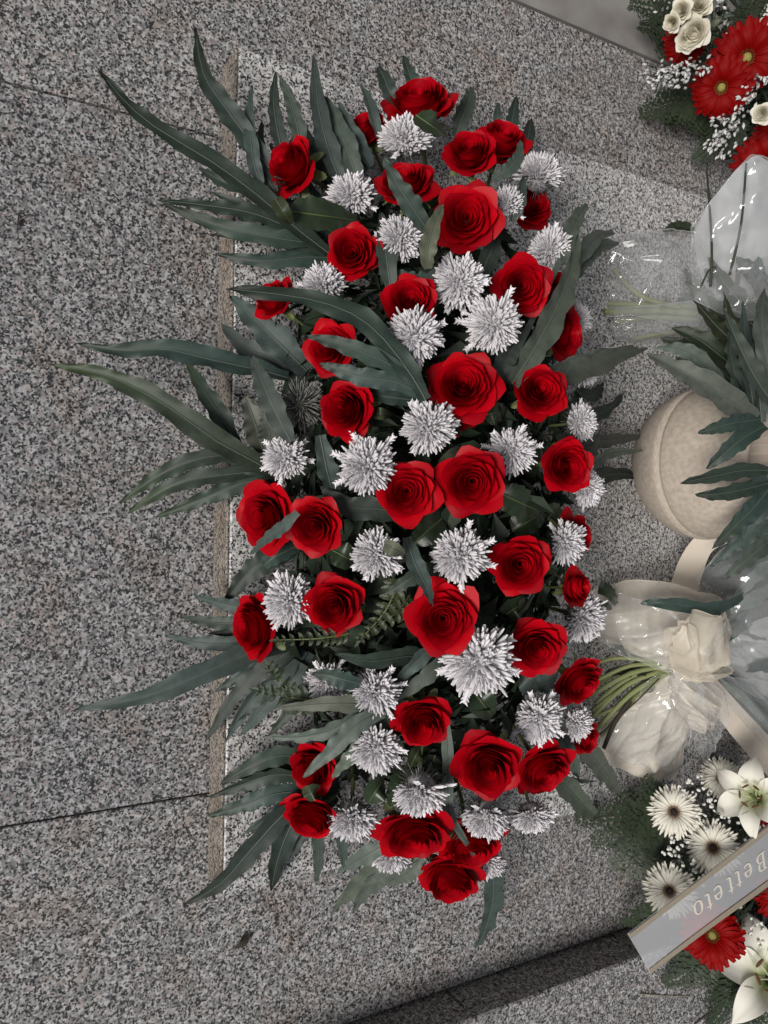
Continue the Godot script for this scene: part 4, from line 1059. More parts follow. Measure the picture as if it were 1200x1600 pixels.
		[0.0352, 0, [Vector3(-0.2420, 0.0700, -1.2087), Vector3(-0.2441, 0.0699, -1.1247), Vector3(-0.2300, 0.0590, -1.0755), Vector3(-0.2184, 0.0400, -1.0374)]]]],
	["grey fern lobes standing tallest at the right edge above the vase", 1, [
		[0.0257, 0, [Vector3(-0.1438, 0.2700, -0.9386), Vector3(-0.1801, 0.2733, -0.8868), Vector3(-0.2272, 0.2649, -0.8593), Vector3(-0.2701, 0.2500, -0.8532)]],
		[0.0262, 0, [Vector3(-0.1612, 0.2700, -0.9448), Vector3(-0.1991, 0.2734, -0.9121), Vector3(-0.2585, 0.2645, -0.9101), Vector3(-0.3079, 0.2500, -0.9363)]]]],
	["low fern frond packed under the upper left rose with sepals", 0, [
		[0.0209, 2, [Vector3(-0.3223, 0.0600, -0.4119), Vector3(-0.3277, 0.0589, -0.3574), Vector3(-0.3420, 0.0496, -0.3126), Vector3(-0.3684, 0.0200, -0.2487)]],
		[0.0209, 2, [Vector3(-0.3168, 0.0600, -0.4120), Vector3(-0.3105, 0.0583, -0.3580), Vector3(-0.3179, 0.0467, -0.3141), Vector3(-0.3315, 0.0200, -0.2646)]],
		[0.0195, 2, [Vector3(-0.3314, 0.0600, -0.3987), Vector3(-0.3494, 0.0570, -0.3496), Vector3(-0.3653, 0.0438, -0.3143), Vector3(-0.3806, 0.0200, -0.2768)]],
		[0.0196, 2, [Vector3(-0.3468, 0.0600, -0.3984), Vector3(-0.3702, 0.0606, -0.3640), Vector3(-0.3985, 0.0506, -0.3390), Vector3(-0.4357, 0.0300, -0.3181)]],
		[0.0196, 2, [Vector3(-0.3546, 0.0660, -0.4082), Vector3(-0.3863, 0.0704, -0.3842), Vector3(-0.4181, 0.0648, -0.3653), Vector3(-0.4595, 0.0500, -0.3544)]]]],
	["second fern fan under the side on left rose, its lobes shorter and darker", 0, [
		[0.0208, 2, [Vector3(0.1592, 0.0540, -0.3776), Vector3(0.1464, 0.0529, -0.3288), Vector3(0.1407, 0.0416, -0.2936), Vector3(0.1454, 0.0200, -0.2584)]],
		[0.0208, 2, [Vector3(0.1669, 0.0540, -0.3778), Vector3(0.1749, 0.0530, -0.3294), Vector3(0.1892, 0.0425, -0.2981), Vector3(0.2149, 0.0200, -0.2673)]],
		[0.0210, 2, [Vector3(0.1749, 0.0540, -0.3821), Vector3(0.1949, 0.0538, -0.3455), Vector3(0.2206, 0.0427, -0.3143), Vector3(0.2549, 0.0200, -0.2890)]],
		[0.0183, 2, [Vector3(0.1817, 0.0600, -0.3838), Vector3(0.2106, 0.0608, -0.3674), Vector3(0.2415, 0.0499, -0.3480), Vector3(0.2713, 0.0300, -0.3320)]]]],
	["short fern frond tucked between the two lower left roses and the slab edge", 1, [
		[0.0198, 0, [Vector3(0.3186, 0.0540, -0.4150), Vector3(0.3086, 0.0511, -0.3570), Vector3(0.3107, 0.0404, -0.3288), Vector3(0.3200, 0.0200, -0.2981)]],
		[0.0198, 0, [Vector3(0.3343, 0.0540, -0.4153), Vector3(0.3468, 0.0512, -0.3577), Vector3(0.3661, 0.0392, -0.3304), Vector3(0.3881, 0.0200, -0.3041)]],
		[0.0186, 0, [Vector3(0.3461, 0.0540, -0.4156), Vector3(0.3642, 0.0563, -0.3892), Vector3(0.3950, 0.0464, -0.3690), Vector3(0.4271, 0.0300, -0.3614)]]]],
]
const LEAVES := [
	["large dark green rose leaf below the red rose with sepals", 5, 0.0362, [Vector3(-0.3216, 0.1250, -0.3065), Vector3(-0.3203, 0.1360, -0.3430), Vector3(-0.3279, 0.1260, -0.3910)]],
	["small olive leaf at the foot of the red rose with sepals", 6, 0.0160, [Vector3(-0.3279, 0.1350, -0.2879), Vector3(-0.3118, 0.1460, -0.2928), Vector3(-0.3043, 0.1360, -0.3060)]],
	["short light green leaf right of the rose beside the bare thistle", 6, 0.0121, [Vector3(-0.1044, 0.1850, -0.3820), Vector3(-0.1027, 0.1960, -0.3875), Vector3(-0.1041, 0.1860, -0.4048)]],
	["small pale leaf resting on the side of a frosted thistle", 7, 0.0137, [Vector3(0.0315, 0.2400, -0.3682), Vector3(0.0360, 0.2510, -0.3736), Vector3(0.0417, 0.2410, -0.3912)]],
	["dark rose leaf in the gap under the round spiralled rose", 5, 0.0314, [Vector3(0.0058, 0.1950, -0.4650), Vector3(0.0196, 0.2060, -0.4397), Vector3(0.0337, 0.1960, -0.4281)]],
	["broad dark rose leaf right of the largest rose", 5, 0.0352, [Vector3(-0.0245, 0.1950, -0.5432), Vector3(-0.0139, 0.2060, -0.5648), Vector3(-0.0034, 0.1960, -0.6044)]],
	["dark rose leaf above the open rose in the lower right", 5, 0.0300, [Vector3(0.0198, 0.1850, -0.5707), Vector3(0.0081, 0.1960, -0.5853), Vector3(-0.0036, 0.1860, -0.6180)]],
	["thin pale leaf standing right of the big bright rose", 7, 0.0143, [Vector3(0.1320, 0.1950, -0.5215), Vector3(0.1427, 0.2060, -0.5172), Vector3(0.1577, 0.1960, -0.5285)]],
	["dark leaf beside the fan shaped thistle", 5, 0.0291, [Vector3(0.3078, 0.1250, -0.4381), Vector3(0.3165, 0.1360, -0.4217), Vector3(0.3336, 0.1260, -0.4171)]],
	["dark rose leaf hanging among the bottom thistles", 5, 0.0311, [Vector3(0.3017, 0.1250, -0.4726), Vector3(0.3178, 0.1360, -0.4534), Vector3(0.3423, 0.1260, -0.4468)]],
	["dark green leaf under the rose with a dark upper petal", 5, 0.0222, [Vector3(0.2890, 0.1450, -0.5043), Vector3(0.3003, 0.1560, -0.4884), Vector3(0.3198, 0.1460, -0.4865)]],
	["dark rose leaf left of the frosted thistle with dark upper spikes", 5, 0.0328, [Vector3(0.2085, 0.1650, -0.5342), Vector3(0.2217, 0.1760, -0.5403), Vector3(0.2415, 0.1660, -0.5622)]],
	["shadowed rose leaf below the open rose in the lower right", 5, 0.0297, [Vector3(0.1172, 0.1850, -0.5636), Vector3(0.1086, 0.1960, -0.5687), Vector3(0.1032, 0.1860, -0.5911)]],
	["olive leaf under the uppermost rose", 5, 0.0285, [Vector3(-0.4431, 0.1650, -0.4407), Vector3(-0.4297, 0.1760, -0.4551), Vector3(-0.4285, 0.1660, -0.4832)]],
	["dark leaf behind the fern frond over the striped rose", 5, 0.0202, [Vector3(-0.1486, 0.1750, -0.3695), Vector3(-0.1546, 0.1860, -0.3789), Vector3(-0.1654, 0.1760, -0.3996)]],
	["dark leaf between the wide rose and the rose beside the long leaf", 5, 0.0262, [Vector3(-0.1122, 0.1850, -0.5260), Vector3(-0.1153, 0.1960, -0.5335), Vector3(-0.1219, 0.1860, -0.5572)]],
	["grey green leaf behind the bright rose right of the largest thistle", 1, 0.0318, [Vector3(0.2239, 0.1450, -0.6484), Vector3(0.2074, 0.1560, -0.6259), Vector3(0.1970, 0.1460, -0.6211)]],
	["grey leaf curled beside the rose near the cut stems", 1, 0.0286, [Vector3(0.2076, 0.1550, -0.6710), Vector3(0.2089, 0.1660, -0.6430), Vector3(0.2161, 0.1560, -0.6337)]],
	["dark leaf between the round left rose and a frosted thistle", 5, 0.0273, [Vector3(0.0421, 0.1550, -0.3530), Vector3(0.0485, 0.1660, -0.3629), Vector3(0.0563, 0.1560, -0.3836)]],
	["thin pale leaf at the upper left of the largest rose", 7, 0.0212, [Vector3(-0.0474, 0.1850, -0.4704), Vector3(-0.0596, 0.1960, -0.4755), Vector3(-0.0736, 0.1860, -0.4950)]],
	["dark leaf left of the mostly hidden rose on the right edge", 5, 0.0267, [Vector3(0.0122, 0.1650, -0.6314), Vector3(0.0001, 0.1760, -0.6369), Vector3(-0.0121, 0.1660, -0.6611)]],
	["olive leaf above the side on thistle with dark crown", 6, 0.0219, [Vector3(0.2667, 0.1450, -0.4771), Vector3(0.2763, 0.1560, -0.4619), Vector3(0.2935, 0.1460, -0.4598)]],
	["olive leaf between the two lower left roses", 6, 0.0185, [Vector3(0.3217, 0.1050, -0.3466), Vector3(0.3135, 0.1160, -0.3514), Vector3(0.3136, 0.1060, -0.3656)]],
	["light leaf between the two hanging bottom roses", 6, 0.0190, [Vector3(0.4059, 0.1050, -0.5428), Vector3(0.3941, 0.1160, -0.5446), Vector3(0.3929, 0.1060, -0.5611)]],
]
const SPRIGS := [
	["green fern sprig with round leaflets right of the tall red rose", 8, 0.0176, 9, Vector3(0.0707, 0.2000, -0.4106), Vector3(0.1375, 0.1700, -0.3796)],
	["second green fern sprig half in shadow, under the first beside the tall rose", 8, 0.0166, 8, Vector3(0.0893, 0.1900, -0.4289), Vector3(0.1278, 0.1700, -0.3895)],
	["narrow green fern sprig under the tall red rose", 8, 0.0136, 10, Vector3(0.1299, 0.1700, -0.3664), Vector3(0.1368, 0.1400, -0.2966)],
	["dark fern sprig above the wavy grey lobes at the lower left", 9, 0.0208, 9, Vector3(0.2061, 0.1400, -0.3481), Vector3(0.1975, 0.1000, -0.2931)],
	["dull fern sprig among the fan lobes at the lower left", 9, 0.0194, 8, Vector3(0.2169, 0.1300, -0.3300), Vector3(0.1717, 0.1000, -0.3037)],
	["dark fern sprig below the rose with a dark upper petal", 9, 0.0179, 7, Vector3(0.2821, 0.1500, -0.4919), Vector3(0.3266, 0.1200, -0.4761)],
]


func _ready() -> void:
	# ---- camera: a telephone held level and turned on its side, looking steeply down
	var cam = Camera3D.new()
	cam.name = "camera"
	add_child(cam)
	cam.transform = Transform3D(Basis(Vector3(-0.018558, 0.486419, -0.873528), Vector3(-0.999828, -0.009029, 0.016214), Vector3(-0.000000, 0.873679, 0.486503)), Vector3(0, 0.9, 0))
	cam.fov = 67.380
	cam.near = 0.02
	cam.far = 400.0
	cam.current = true
	# ---- overcast sky and a broad veiled sun from behind the viewer's right shoulder
	var world = WorldEnvironment.new()
	world.name = "environment"
	var env = Environment.new()
	env.background_mode = Environment.BG_SKY
	var sky = ProceduralSkyMaterial.new()
	sky.sky_top_color = Color(0.60, 0.62, 0.66)
	sky.sky_horizon_color = Color(0.56, 0.57, 0.60)
	sky.sky_curve = 0.2
	sky.ground_bottom_color = Color(0.18, 0.17, 0.16)
	sky.ground_horizon_color = Color(0.40, 0.40, 0.40)
	sky.energy_multiplier = 0.26
	env.sky = Sky.new()
	env.sky.sky_material = sky
	env.tonemap_mode = Environment.TONE_MAPPER_LINEAR
	env.tonemap_exposure = 1.98
	env.sdfgi_enabled = true
	env.ssao_enabled = true
	env.ssil_enabled = true
	world.environment = env
	add_child(world)
	var sun = DirectionalLight3D.new()
	sun.name = "sun"
	sun.light_energy = 0.5
	sun.light_color = Color(1.0, 0.985, 0.965)
	sun.light_angular_distance = 24.0
	sun.shadow_enabled = true
	add_child(sun)
	sun.look_at_from_position(Vector3(0.38, 1.05, 1.4), Vector3.ZERO)

	make_materials()
	build_ground()
	build_spray()
	build_right_side()
	build_upper_right()
	build_lower_right()
	build_litter()


# ---------------------------------------------------------------- the setting

func build_ground() -> void:
	var g = structure("ground")
	var s = Shape.new()
	s.sheet(8, 8, func(a, b): return Vector3((a - 0.5) * 120, -0.16, (b - 0.5) * -120))
	part("soil", s.mesh(), M.earth, g)
	var bed = Shape.new()
	bed.block(Vector3(-0.80, -0.15, -2.6), Vector3(1.6, GROUND_Y - 0.012, 1.0), 0.002)
	part("mortar_bed", bed.mesh(), M.joint, g)
	var paving = structure("pavement")
	var xs = [-0.803, -0.4722, 0.3618, 0.7185]
	var zs = [0.62, -0.022, -1.62, -2.4]
	for j in 3:
		for i in 3:
			if true:
				var st = Shape.new()
				var z0: float = zs[j + 1]
				var z1: float = zs[j]
				st.block(Vector3(xs[i] + 0.0012, GROUND_Y - 0.05, z0 + 0.0012), Vector3(xs[i + 1] - 0.0012, GROUND_Y, z1 - 0.0012), 0.0012, Vector2(i * 0.37 + j * 0.61 + 0.55, j * 0.43 + i * 0.29))
				part("paving_slab", st.mesh(), M.floor if (i + j) % 2 else M.floor_b, paving)
	# raised ledger slab under the flowers
	var led = thing("granite_slab", "pale polished granite slab under the red and white spray, raised above the paving", "slab")
	var top = Shape.new()
	top.block(Vector3(-0.5585, GROUND_Y + 0.003, -1.62), Vector3(0.4665, 0.0, -0.2895), 0.0016, Vector2(0.56, 0.1))
	part("slab_top", top.mesh(), M.slab, led)
	var front = Shape.new()
	front.block(Vector3(-0.5585, GROUND_Y + 0.002, -0.2894), Vector3(0.4665, -0.0028, -0.2855), 0.0012)
	part("slab_front", front.mesh(), M.slab_edge, led)
	# raised border on the right with its capping
	var kerb = thing("granite_kerb", "raised granite border along the lower right with a dark joined riser and a bright arris", "kerb")
	var kz = [0.5, -0.12, -0.66, -1.0, -1.4, -1.9]
	for i in 5:
		var b = Shape.new()
		b.block(Vector3(0.7215, GROUND_Y - 0.06, kz[i + 1] + 0.0012), Vector3(0.78, -0.006, kz[i] - 0.0012), 0.0015, Vector2(i * 0.3, 0.2))
		part("riser_block", b.mesh(), M.kerb, kerb)
	var cap = Shape.new()
	cap.block(Vector3(0.7185, -0.0055, -1.95), Vector3(1.5, 0.0125, 0.4), 0.0022, Vector2(0.3, 0.9))
	part("cap_slab", cap.mesh(), M.floor, kerb)
	var stone = thing("headstone", "broad grey granite headstone that closes the grave beyond the flowers", "headstone")
	var hs = Shape.new()
	hs.block(Vector3(-1.15, GROUND_Y + 0.002, -1.85), Vector3(0.71, 1.35, -1.68), 0.006)
	part("stone_body", hs.mesh(), M.floor_b, stone)
	var wall = thing("wall", "rendered wall along the far side of the concrete strip", "wall")
	var ws = Shape.new()
	ws.block(Vector3(-2.3, GROUND_Y + 0.006, -3.6), Vector3(-2.1, 2.2, 1.0), 0.01)
	part("wall_body", ws.mesh(), M.concrete, wall)
	var path = structure("path")
	var p = Shape.new()
	p.block(Vector3(-3.0, -0.2, -4.0), Vector3(-0.8065, GROUND_Y + 0.004, 1.2), 0.004)
	part("concrete_strip", p.mesh(), M.concrete, path)


# ---------------------------------------------------------------- the spray of red roses

# the leaf tissue that joins neighbouring lobes of one frond near its stalk
func web(o: Node3D, lobes: Array, base: Vector3, m: Material) -> void:
	var order = []
	for l in lobes:
		var e: Vector3 = l[2][-1] - base
		order.append([atan2(e.z, e.x), l])
	var mean = Vector2.ZERO
	for w in order:
		mean += Vector2.from_angle(w[0])
	for w in order:
		w[0] = angle_difference(mean.angle(), w[0])
	order.sort_custom(func(p, q): return p[0] < q[0])
	for i in order.size() - 1:
		if order[i + 1][0] - order[i][0] > 0.75:
			continue
		var one = curve_through(order[i][1][2], 24)
		var two = curve_through(order[i + 1][1][2], 24)
		var s = Shape.new()
		s.sheet(6, 8, func(a, b):
			var r = b * (9.0 - 4.5 * sin(PI * a))
			var p = one[int(r)].lerp(one[int(r) + 1], fposmod(r, 1.0))
			var q = two[int(r)].lerp(two[int(r) + 1], fposmod(r, 1.0))
			return p.lerp(q, a) - base - Vector3(0, 0.0015, 0))
		part("web", s.mesh(), m, o)


func build_spray() -> void:
	var tray = thing("flower_tray", "dark plastic tray with wet foam hidden under the red and white flower spray", "tray", Transform3D(Basis(), Vector3(-0.03, 0.0015, -0.56)))
	var t = Shape.new()
	t.block(Vector3(-0.30, 0, -0.07), Vector3(0.30, 0.03, 0.07), 0.006)
	part("tray_shell", t.mesh(), M.plastic, tray)
	var fo = Shape.new()
	fo.block(Vector3(-0.285, 0.031, -0.058), Vector3(0.285, 0.085, 0.058), 0.012)
	part("foam_block", fo.mesh(), M.foam, tray)
	# dense dark leaves that fill the inside of the spray
	var fill = Shape.new()
	rng.seed = 77
	var cen = Vector3(-0.020, 0.045, -0.535)
	var rad = Vector3(0.470, 0.190, 0.250)
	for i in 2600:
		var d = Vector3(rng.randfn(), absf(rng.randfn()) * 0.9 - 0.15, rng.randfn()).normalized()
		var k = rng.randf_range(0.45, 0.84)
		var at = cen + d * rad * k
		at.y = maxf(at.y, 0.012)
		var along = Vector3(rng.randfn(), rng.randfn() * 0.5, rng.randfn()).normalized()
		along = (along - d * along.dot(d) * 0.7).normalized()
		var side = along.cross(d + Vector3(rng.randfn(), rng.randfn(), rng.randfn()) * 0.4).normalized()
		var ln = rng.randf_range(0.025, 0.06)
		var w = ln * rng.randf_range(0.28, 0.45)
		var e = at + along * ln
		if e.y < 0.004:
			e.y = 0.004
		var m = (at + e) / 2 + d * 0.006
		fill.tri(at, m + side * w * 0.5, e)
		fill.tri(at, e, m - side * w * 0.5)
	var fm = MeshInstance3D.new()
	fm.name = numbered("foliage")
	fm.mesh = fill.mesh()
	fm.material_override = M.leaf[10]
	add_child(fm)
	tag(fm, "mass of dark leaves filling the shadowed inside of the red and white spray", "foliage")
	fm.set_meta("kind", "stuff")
	# fern fronds
	for i in FRONDS.size():
		var f: Array = FRONDS[i]
		var base: Vector3 = f[2][0][2][0]
		var o = thing("fern_frond", f[0], "fern frond", Transform3D(Basis(), base), "fern fronds of the flower spray and the vase")
		for j in f[2].size():
			var l: Array = f[2][j]
			var pts = []
			for p in l[2]:
				pts.append(p - base)
			var tint = Color.WHITE if l[1] == 0 else Color(2.1, 1.7, 0.6) if l[1] == 1 else Color(0.5, 0.45, 0.4)
			var k = rng.randf_range(0.62, 1.3)
			var own = Color(k * rng.randf_range(0.95, 1.2), k, k * rng.randf_range(0.82, 1.02))
			var lobe = part("lobe", blade(pts, l[0], 0, i * 31 + j, tint, own), M.leaf[f[1]], o)
			part("midrib", midrib(pts, l[0]), M.midrib, lobe)
		if f[2].size() > 2:
			web(o, f[2], base, M.leaf[f[1]])
	for i in LEAVES.size():
		var l: Array = LEAVES[i]
		var o = thing("rose_leaf", l[0], "leaf", Transform3D(Basis(), l[3][0]))
		var pts = []
		for p in l[3]:
			pts.append(p - l[3][0])
		part("leaf_blade", blade(pts, l[2], 1, 700 + i), M.leaf[l[1]], o)
		part("midrib", midrib(pts, l[2]), M.midrib if l[1] != 5 else M.stem, o)
	for i in SPRIGS.size():
		var l: Array = SPRIGS[i]
		var o = thing("fern_sprig", l[0], "fern sprig", Transform3D(Basis(), l[4]))
		sprig(o, Vector3.ZERO, l[5] - l[4], l[2], l[3], M.leaf[l[1]], 60 + i)
	# roses
	var kinds = [make_rose(1, 38, M.petal, 1.0), make_rose(2, 34, M.petal, 1.04, 0.92), make_rose(3, 42, M.petal, 0.95, 1.05), make_rose(5, 30, M.petal, 0.92, 1.12), make_rose(6, 36, M.petal, 1.08, 0.85), make_rose(4, 32, M.petal, 0.95, 1.05), make_rose(7, 28, M.petal, 0.9, 1.15)]
	rng.seed = 5
	for i in ROSES.size():
		var r: Array = ROSES[i]
		var kind: int = (i * 3) % 7
		var size: float = r[3]
		copy_of(kinds[kind], "red_rose", r[0], "rose", turned(r[2], rng.randf() * TAU, Vector3(size, size * r[4], size), r[1]), "red roses of the flower spray")
	for k in kinds:
		k.free()
	# thistles
	var heads = [make_thistle(0, true, 0.12), make_thistle(1, true, 0.28), make_thistle(2, true, 0.18), make_thistle(3, false, 0.0), make_thistle(4, true, 0.2), make_thistle(5, true, 0.1)]
	for i in THISTLES.size():
		var r: Array = THISTLES[i]
		var size: float = r[3]
		copy_of(heads[3 if r[4] == 3 else [0, 1, 2, 4, 5][(i * 2) % 5]], "frosted_thistle" if r[4] < 3 else "bare_thistle", r[0], "thistle", turned(r[2], rng.randf() * TAU, Vector3(rng.randf_range(0.93, 1.07), rng.randf_range(0.86, 1.1), rng.randf_range(0.93, 1.07)) * size, r[1]), "frosted thistles of the flower spray")
	for k in heads:
		k.free()


# ---------------------------------------------------------------- stone vase and wrapped bouquets

func bars(o: Node3D, called: String, rows: Array, m: Material) -> void:
	for w in rows:
		var s = Shape.new()
		var line = curve_through(w[1], 8)
		var pts = []
		var radii = []
		for i in 9:
			pts.append(line[i])
			radii.append(w[0] * (1.0 - 0.25 * i / 8.0))
		s.tube(pts, radii, 7)
		part(called, s.mesh(), m, o)


func build_right_side() -> void:
	var vase = thing("stone_vase", "round beige stone flower vase with a groove round its belly", "vase", Transform3D(Basis(), Vector3(-0.0850, 0.0008, -1.0248)))
	var R = 0.120
	var prof = [Vector2(0.0, 0.0), Vector2(0.062, 0.0), Vector2(0.066, 0.004)]
	for i in 14:
		var a = lerpf(-1.0, -0.13, i / 13.0)
		prof.append(Vector2(R * cos(a), R * 0.88 + R * sin(a)))
	prof.append_array([Vector2(R * 0.994, R * 0.79), Vector2(R * 0.975, R * 0.815), Vector2(R * 0.955, R * 0.825), Vector2(R * 0.952, R * 0.845), Vector2(R * 0.972, R * 0.865)])
	for i in 14:
		var a = lerpf(0.02, 1.02, i / 13.0)
		prof.append(Vector2(R * 0.978 * cos(a), R * 0.88 + R * 0.95 * sin(a)))
	prof.append_array([Vector2(0.056, R * 1.70), Vector2(0.050, R * 1.70), Vector2(0.047, R * 1.66), Vector2(0.046, R * 0.9), Vector2(0.0, R * 0.88)])
	var s = Shape.new()
	s.lathe(prof, 56)
	part("bowl", s.mesh(), M.stone, vase)

	var a = thing("wrapped_bouquet", "bouquet in clear cellophane with a white paper sheet, pale cut stems towards the spray", "bouquet")
	part("paper_sheet", soft_sheet([Vector3(-0.4723, 0.0400, -1.0506), Vector3(-0.5113, 0.0900, -1.0399), Vector3(-0.5542, 0.1300, -1.0567), Vector3(-0.5499, 0.1400, -1.1050), Vector3(-0.4694, 0.1300, -1.1801), Vector3(-0.3962, 0.1000, -1.1941), Vector3(-0.3591, 0.0500, -1.0835), Vector3(-0.4218, 0.0400, -1.0629)], 22, 0.014, 5, 0.03), M.white_paper, a)
	part("cellophane", film_sheet([Vector3(-0.4389, 0.0100, -0.8933), Vector3(-0.4597, 0.0200, -0.9645), Vector3(-0.4653, 0.0500, -1.0415), Vector3(-0.3918, 0.0700, -1.0568), Vector3(-0.3008, 0.0600, -1.0566), Vector3(-0.3089, 0.0500, -0.9494), Vector3(-0.3147, 0.0100, -0.8937), Vector3(-0.3775, 0.0150, -0.8843)], 48, 0.016, 8, 0.03), M.film, a)
	part("cellophane", film_sheet([Vector3(-0.3310, 0.0120, -0.9051), Vector3(-0.3327, 0.0400, -0.9456), Vector3(-0.3439, 0.0700, -1.0125), Vector3(-0.2976, 0.0800, -1.0620), Vector3(-0.2580, 0.0500, -1.0318), Vector3(-0.2732, 0.0200, -0.9841), Vector3(-0.2815, 0.0100, -0.9112), Vector3(-0.3054, 0.0120, -0.9030)], 48, 0.013, 9, 0.02), M.film, a)
	part("cellophane", film_sheet([Vector3(-0.4655, 0.0600, -1.0215), Vector3(-0.5163, 0.1100, -1.0317), Vector3(-0.5501, 0.1450, -1.0435), Vector3(-0.5072, 0.1600, -1.1162), Vector3(-0.3384, 0.1400, -1.1519), Vector3(-0.3130, 0.1200, -1.0854), Vector3(-0.3450, 0.0700, -1.0200), Vector3(-0.3991, 0.0600, -1.0233)], 48, 0.018, 12, 0.03), M.film, a)
	part("haze_sheet", film_sheet([Vector3(-0.3625, 0.0500, -1.0366), Vector3(-0.3900, 0.0900, -1.0773), Vector3(-0.4514, 0.1200, -1.1791), Vector3(-0.3994, 0.1200, -1.1806), Vector3(-0.3517, 0.1100, -1.1974), Vector3(-0.3373, 0.0800, -1.1244), Vector3(-0.3270, 0.0400, -1.0655), Vector3(-0.3469, 0.0400, -1.0571)], 40, 0.016, 14, 0.02), M.haze_film, a)
	part("haze_sheet", film_sheet([Vector3(-0.4346, 0.0120, -0.8955), Vector3(-0.4530, 0.0250, -0.9591), Vector3(-0.4572, 0.0550, -1.0401), Vector3(-0.4056, 0.0600, -1.0615), Vector3(-0.3556, 0.0500, -1.0600), Vector3(-0.3510, 0.0400, -0.9595), Vector3(-0.3597, 0.0120, -0.9072), Vector3(-0.3941, 0.0150, -0.8935)], 40, 0.016, 18, 0.025), M.haze_film, a)
	part("haze_sheet", film_sheet([Vector3(-0.3104, 0.0120, -0.9029), Vector3(-0.3143, 0.0300, -0.9287), Vector3(-0.3145, 0.0400, -0.9750), Vector3(-0.3031, 0.0400, -1.0049), Vector3(-0.2840, 0.0300, -1.0021), Vector3(-0.2799, 0.0200, -0.9547), Vector3(-0.2835, 0.0100, -0.9112), Vector3(-0.2953, 0.0120, -0.9032)], 30, 0.010, 19, 0.015), M.haze_film, a)
	bars(a, "stem", [[.0062, [Vector3(-0.3566, 0.0300, -1.0931), Vector3(-0.3440, 0.0220, -0.9948), Vector3(-0.3365, 0.0080, -0.8952)]], [.0062, [Vector3(-0.3417, 0.0350, -1.0872), Vector3(-0.3341, 0.0260, -0.9905), Vector3(-0.3224, 0.0080, -0.8886)]], [.0052, [Vector3(-0.3308, 0.0300, -1.0779), Vector3(-0.3203, 0.0300, -0.9716), Vector3(-0.3078, 0.0120, -0.9057)]], [.0042, [Vector3(-0.3414, 0.0400, -1.0189), Vector3(-0.3486, 0.0350, -0.9365), Vector3(-0.3876, 0.0200, -0.8927)]], [.0048, [Vector3(-0.3148, 0.0300, -1.0783), Vector3(-0.2972, 0.0250, -0.9926), Vector3(-0.2845, 0.0100, -0.9438)]]], M.cut_stem)
	bars(a, "wrapped_leaf", [[.0022, [Vector3(-0.3598, 0.1000, -1.0191), Vector3(-0.4277, 0.1000, -1.0202), Vector3(-0.5756, 0.0500, -1.0680)]], [.0022, [Vector3(-0.3756, 0.1200, -1.0374), Vector3(-0.4479, 0.1400, -1.0353), Vector3(-0.5425, 0.1400, -1.0446)]], [.0018, [Vector3(-0.3757, 0.0800, -1.0368), Vector3(-0.3856, 0.1000, -1.0364), Vector3(-0.3896, 0.1000, -1.0183), Vector3(-0.3618, 0.0700, -1.0301)]]], M.dark_stem)
	for w in [[.022, 5, [Vector3(-0.3615, 0.0500, -1.0994), Vector3(-0.3815, 0.0450, -1.0500), Vector3(-0.4055, 0.0400, -1.0293)]], [.03, 9, [Vector3(-0.3538, 0.0600, -1.1350), Vector3(-0.4429, 0.1000, -1.1017), Vector3(-0.5326, 0.1200, -1.0759)]], [.026, 1, [Vector3(-0.3596, 0.0600, -1.1023), Vector3(-0.3597, 0.0500, -1.0521), Vector3(-0.3558, 0.0300, -1.0304)]], [.022, 5, [Vector3(-0.4894, 0.0060, -1.0954), Vector3(-0.4898, 0.0050, -1.0567), Vector3(-0.4753, 0.0040, -1.0195)]], [.026, 1, [Vector3(-0.3313, 0.0800, -1.1576), Vector3(-0.3717, 0.0800, -1.0755), Vector3(-0.3995, 0.0700, -1.0412)]], [.024, 1, [Vector3(-0.3592, 0.1000, -1.1613), Vector3(-0.3881, 0.1100, -1.0972), Vector3(-0.4182, 0.1000, -1.0787)]], [.024, 0, [Vector3(-0.3324, 0.1000, -1.1960), Vector3(-0.3783, 0.1200, -1.1153), Vector3(-0.4175, 0.1200, -1.1061)]]]:
		var l = part("wrapped_leaf", blade(w[2], w[0], 0, int(w[0] * 9000)), M.leaf[w[1]], a)
		l.set_meta("label", "grey green leaf under the cellophane")

	leaf_mass("leafy top of the bouquet in the stone vase, beyond the right edge", Vector3(-0.1698, 0.2200, -1.1930), Vector3(0.2, 0.24, 0.24), 900, 501)
	var c = thing("wrapped_bouquet", "bouquet in cream see through wrapping tied with a cream bow, green stems cut off", "bouquet")
	part("wrapping_sheet", film_sheet([Vector3(0.1153, 0.0300, -0.8470), Vector3(0.0981, 0.0700, -0.9168), Vector3(0.1104, 0.1000, -0.9952), Vector3(0.1286, 0.1200, -1.0366), Vector3(0.1723, 0.1200, -1.0229), Vector3(0.2176, 0.1000, -0.9909), Vector3(0.2384, 0.0600, -0.9740), Vector3(0.1912, 0.0300, -0.8728)], 48, 0.022, 21, 0.035), M.cream_wrap, c)
	part("wrapping_sheet", film_sheet([Vector3(0.2457, 0.0500, -0.9784), Vector3(0.2967, 0.0300, -0.9374), Vector3(0.3545, 0.0100, -0.8724), Vector3(0.4053, 0.0060, -0.9372), Vector3(0.4417, 0.0060, -1.0681), Vector3(0.3673, 0.0200, -1.0745), Vector3(0.3065, 0.0500, -1.0735), Vector3(0.2568, 0.0600, -1.0111)], 48, 0.020, 22, 0.02), M.cream_wrap, c)
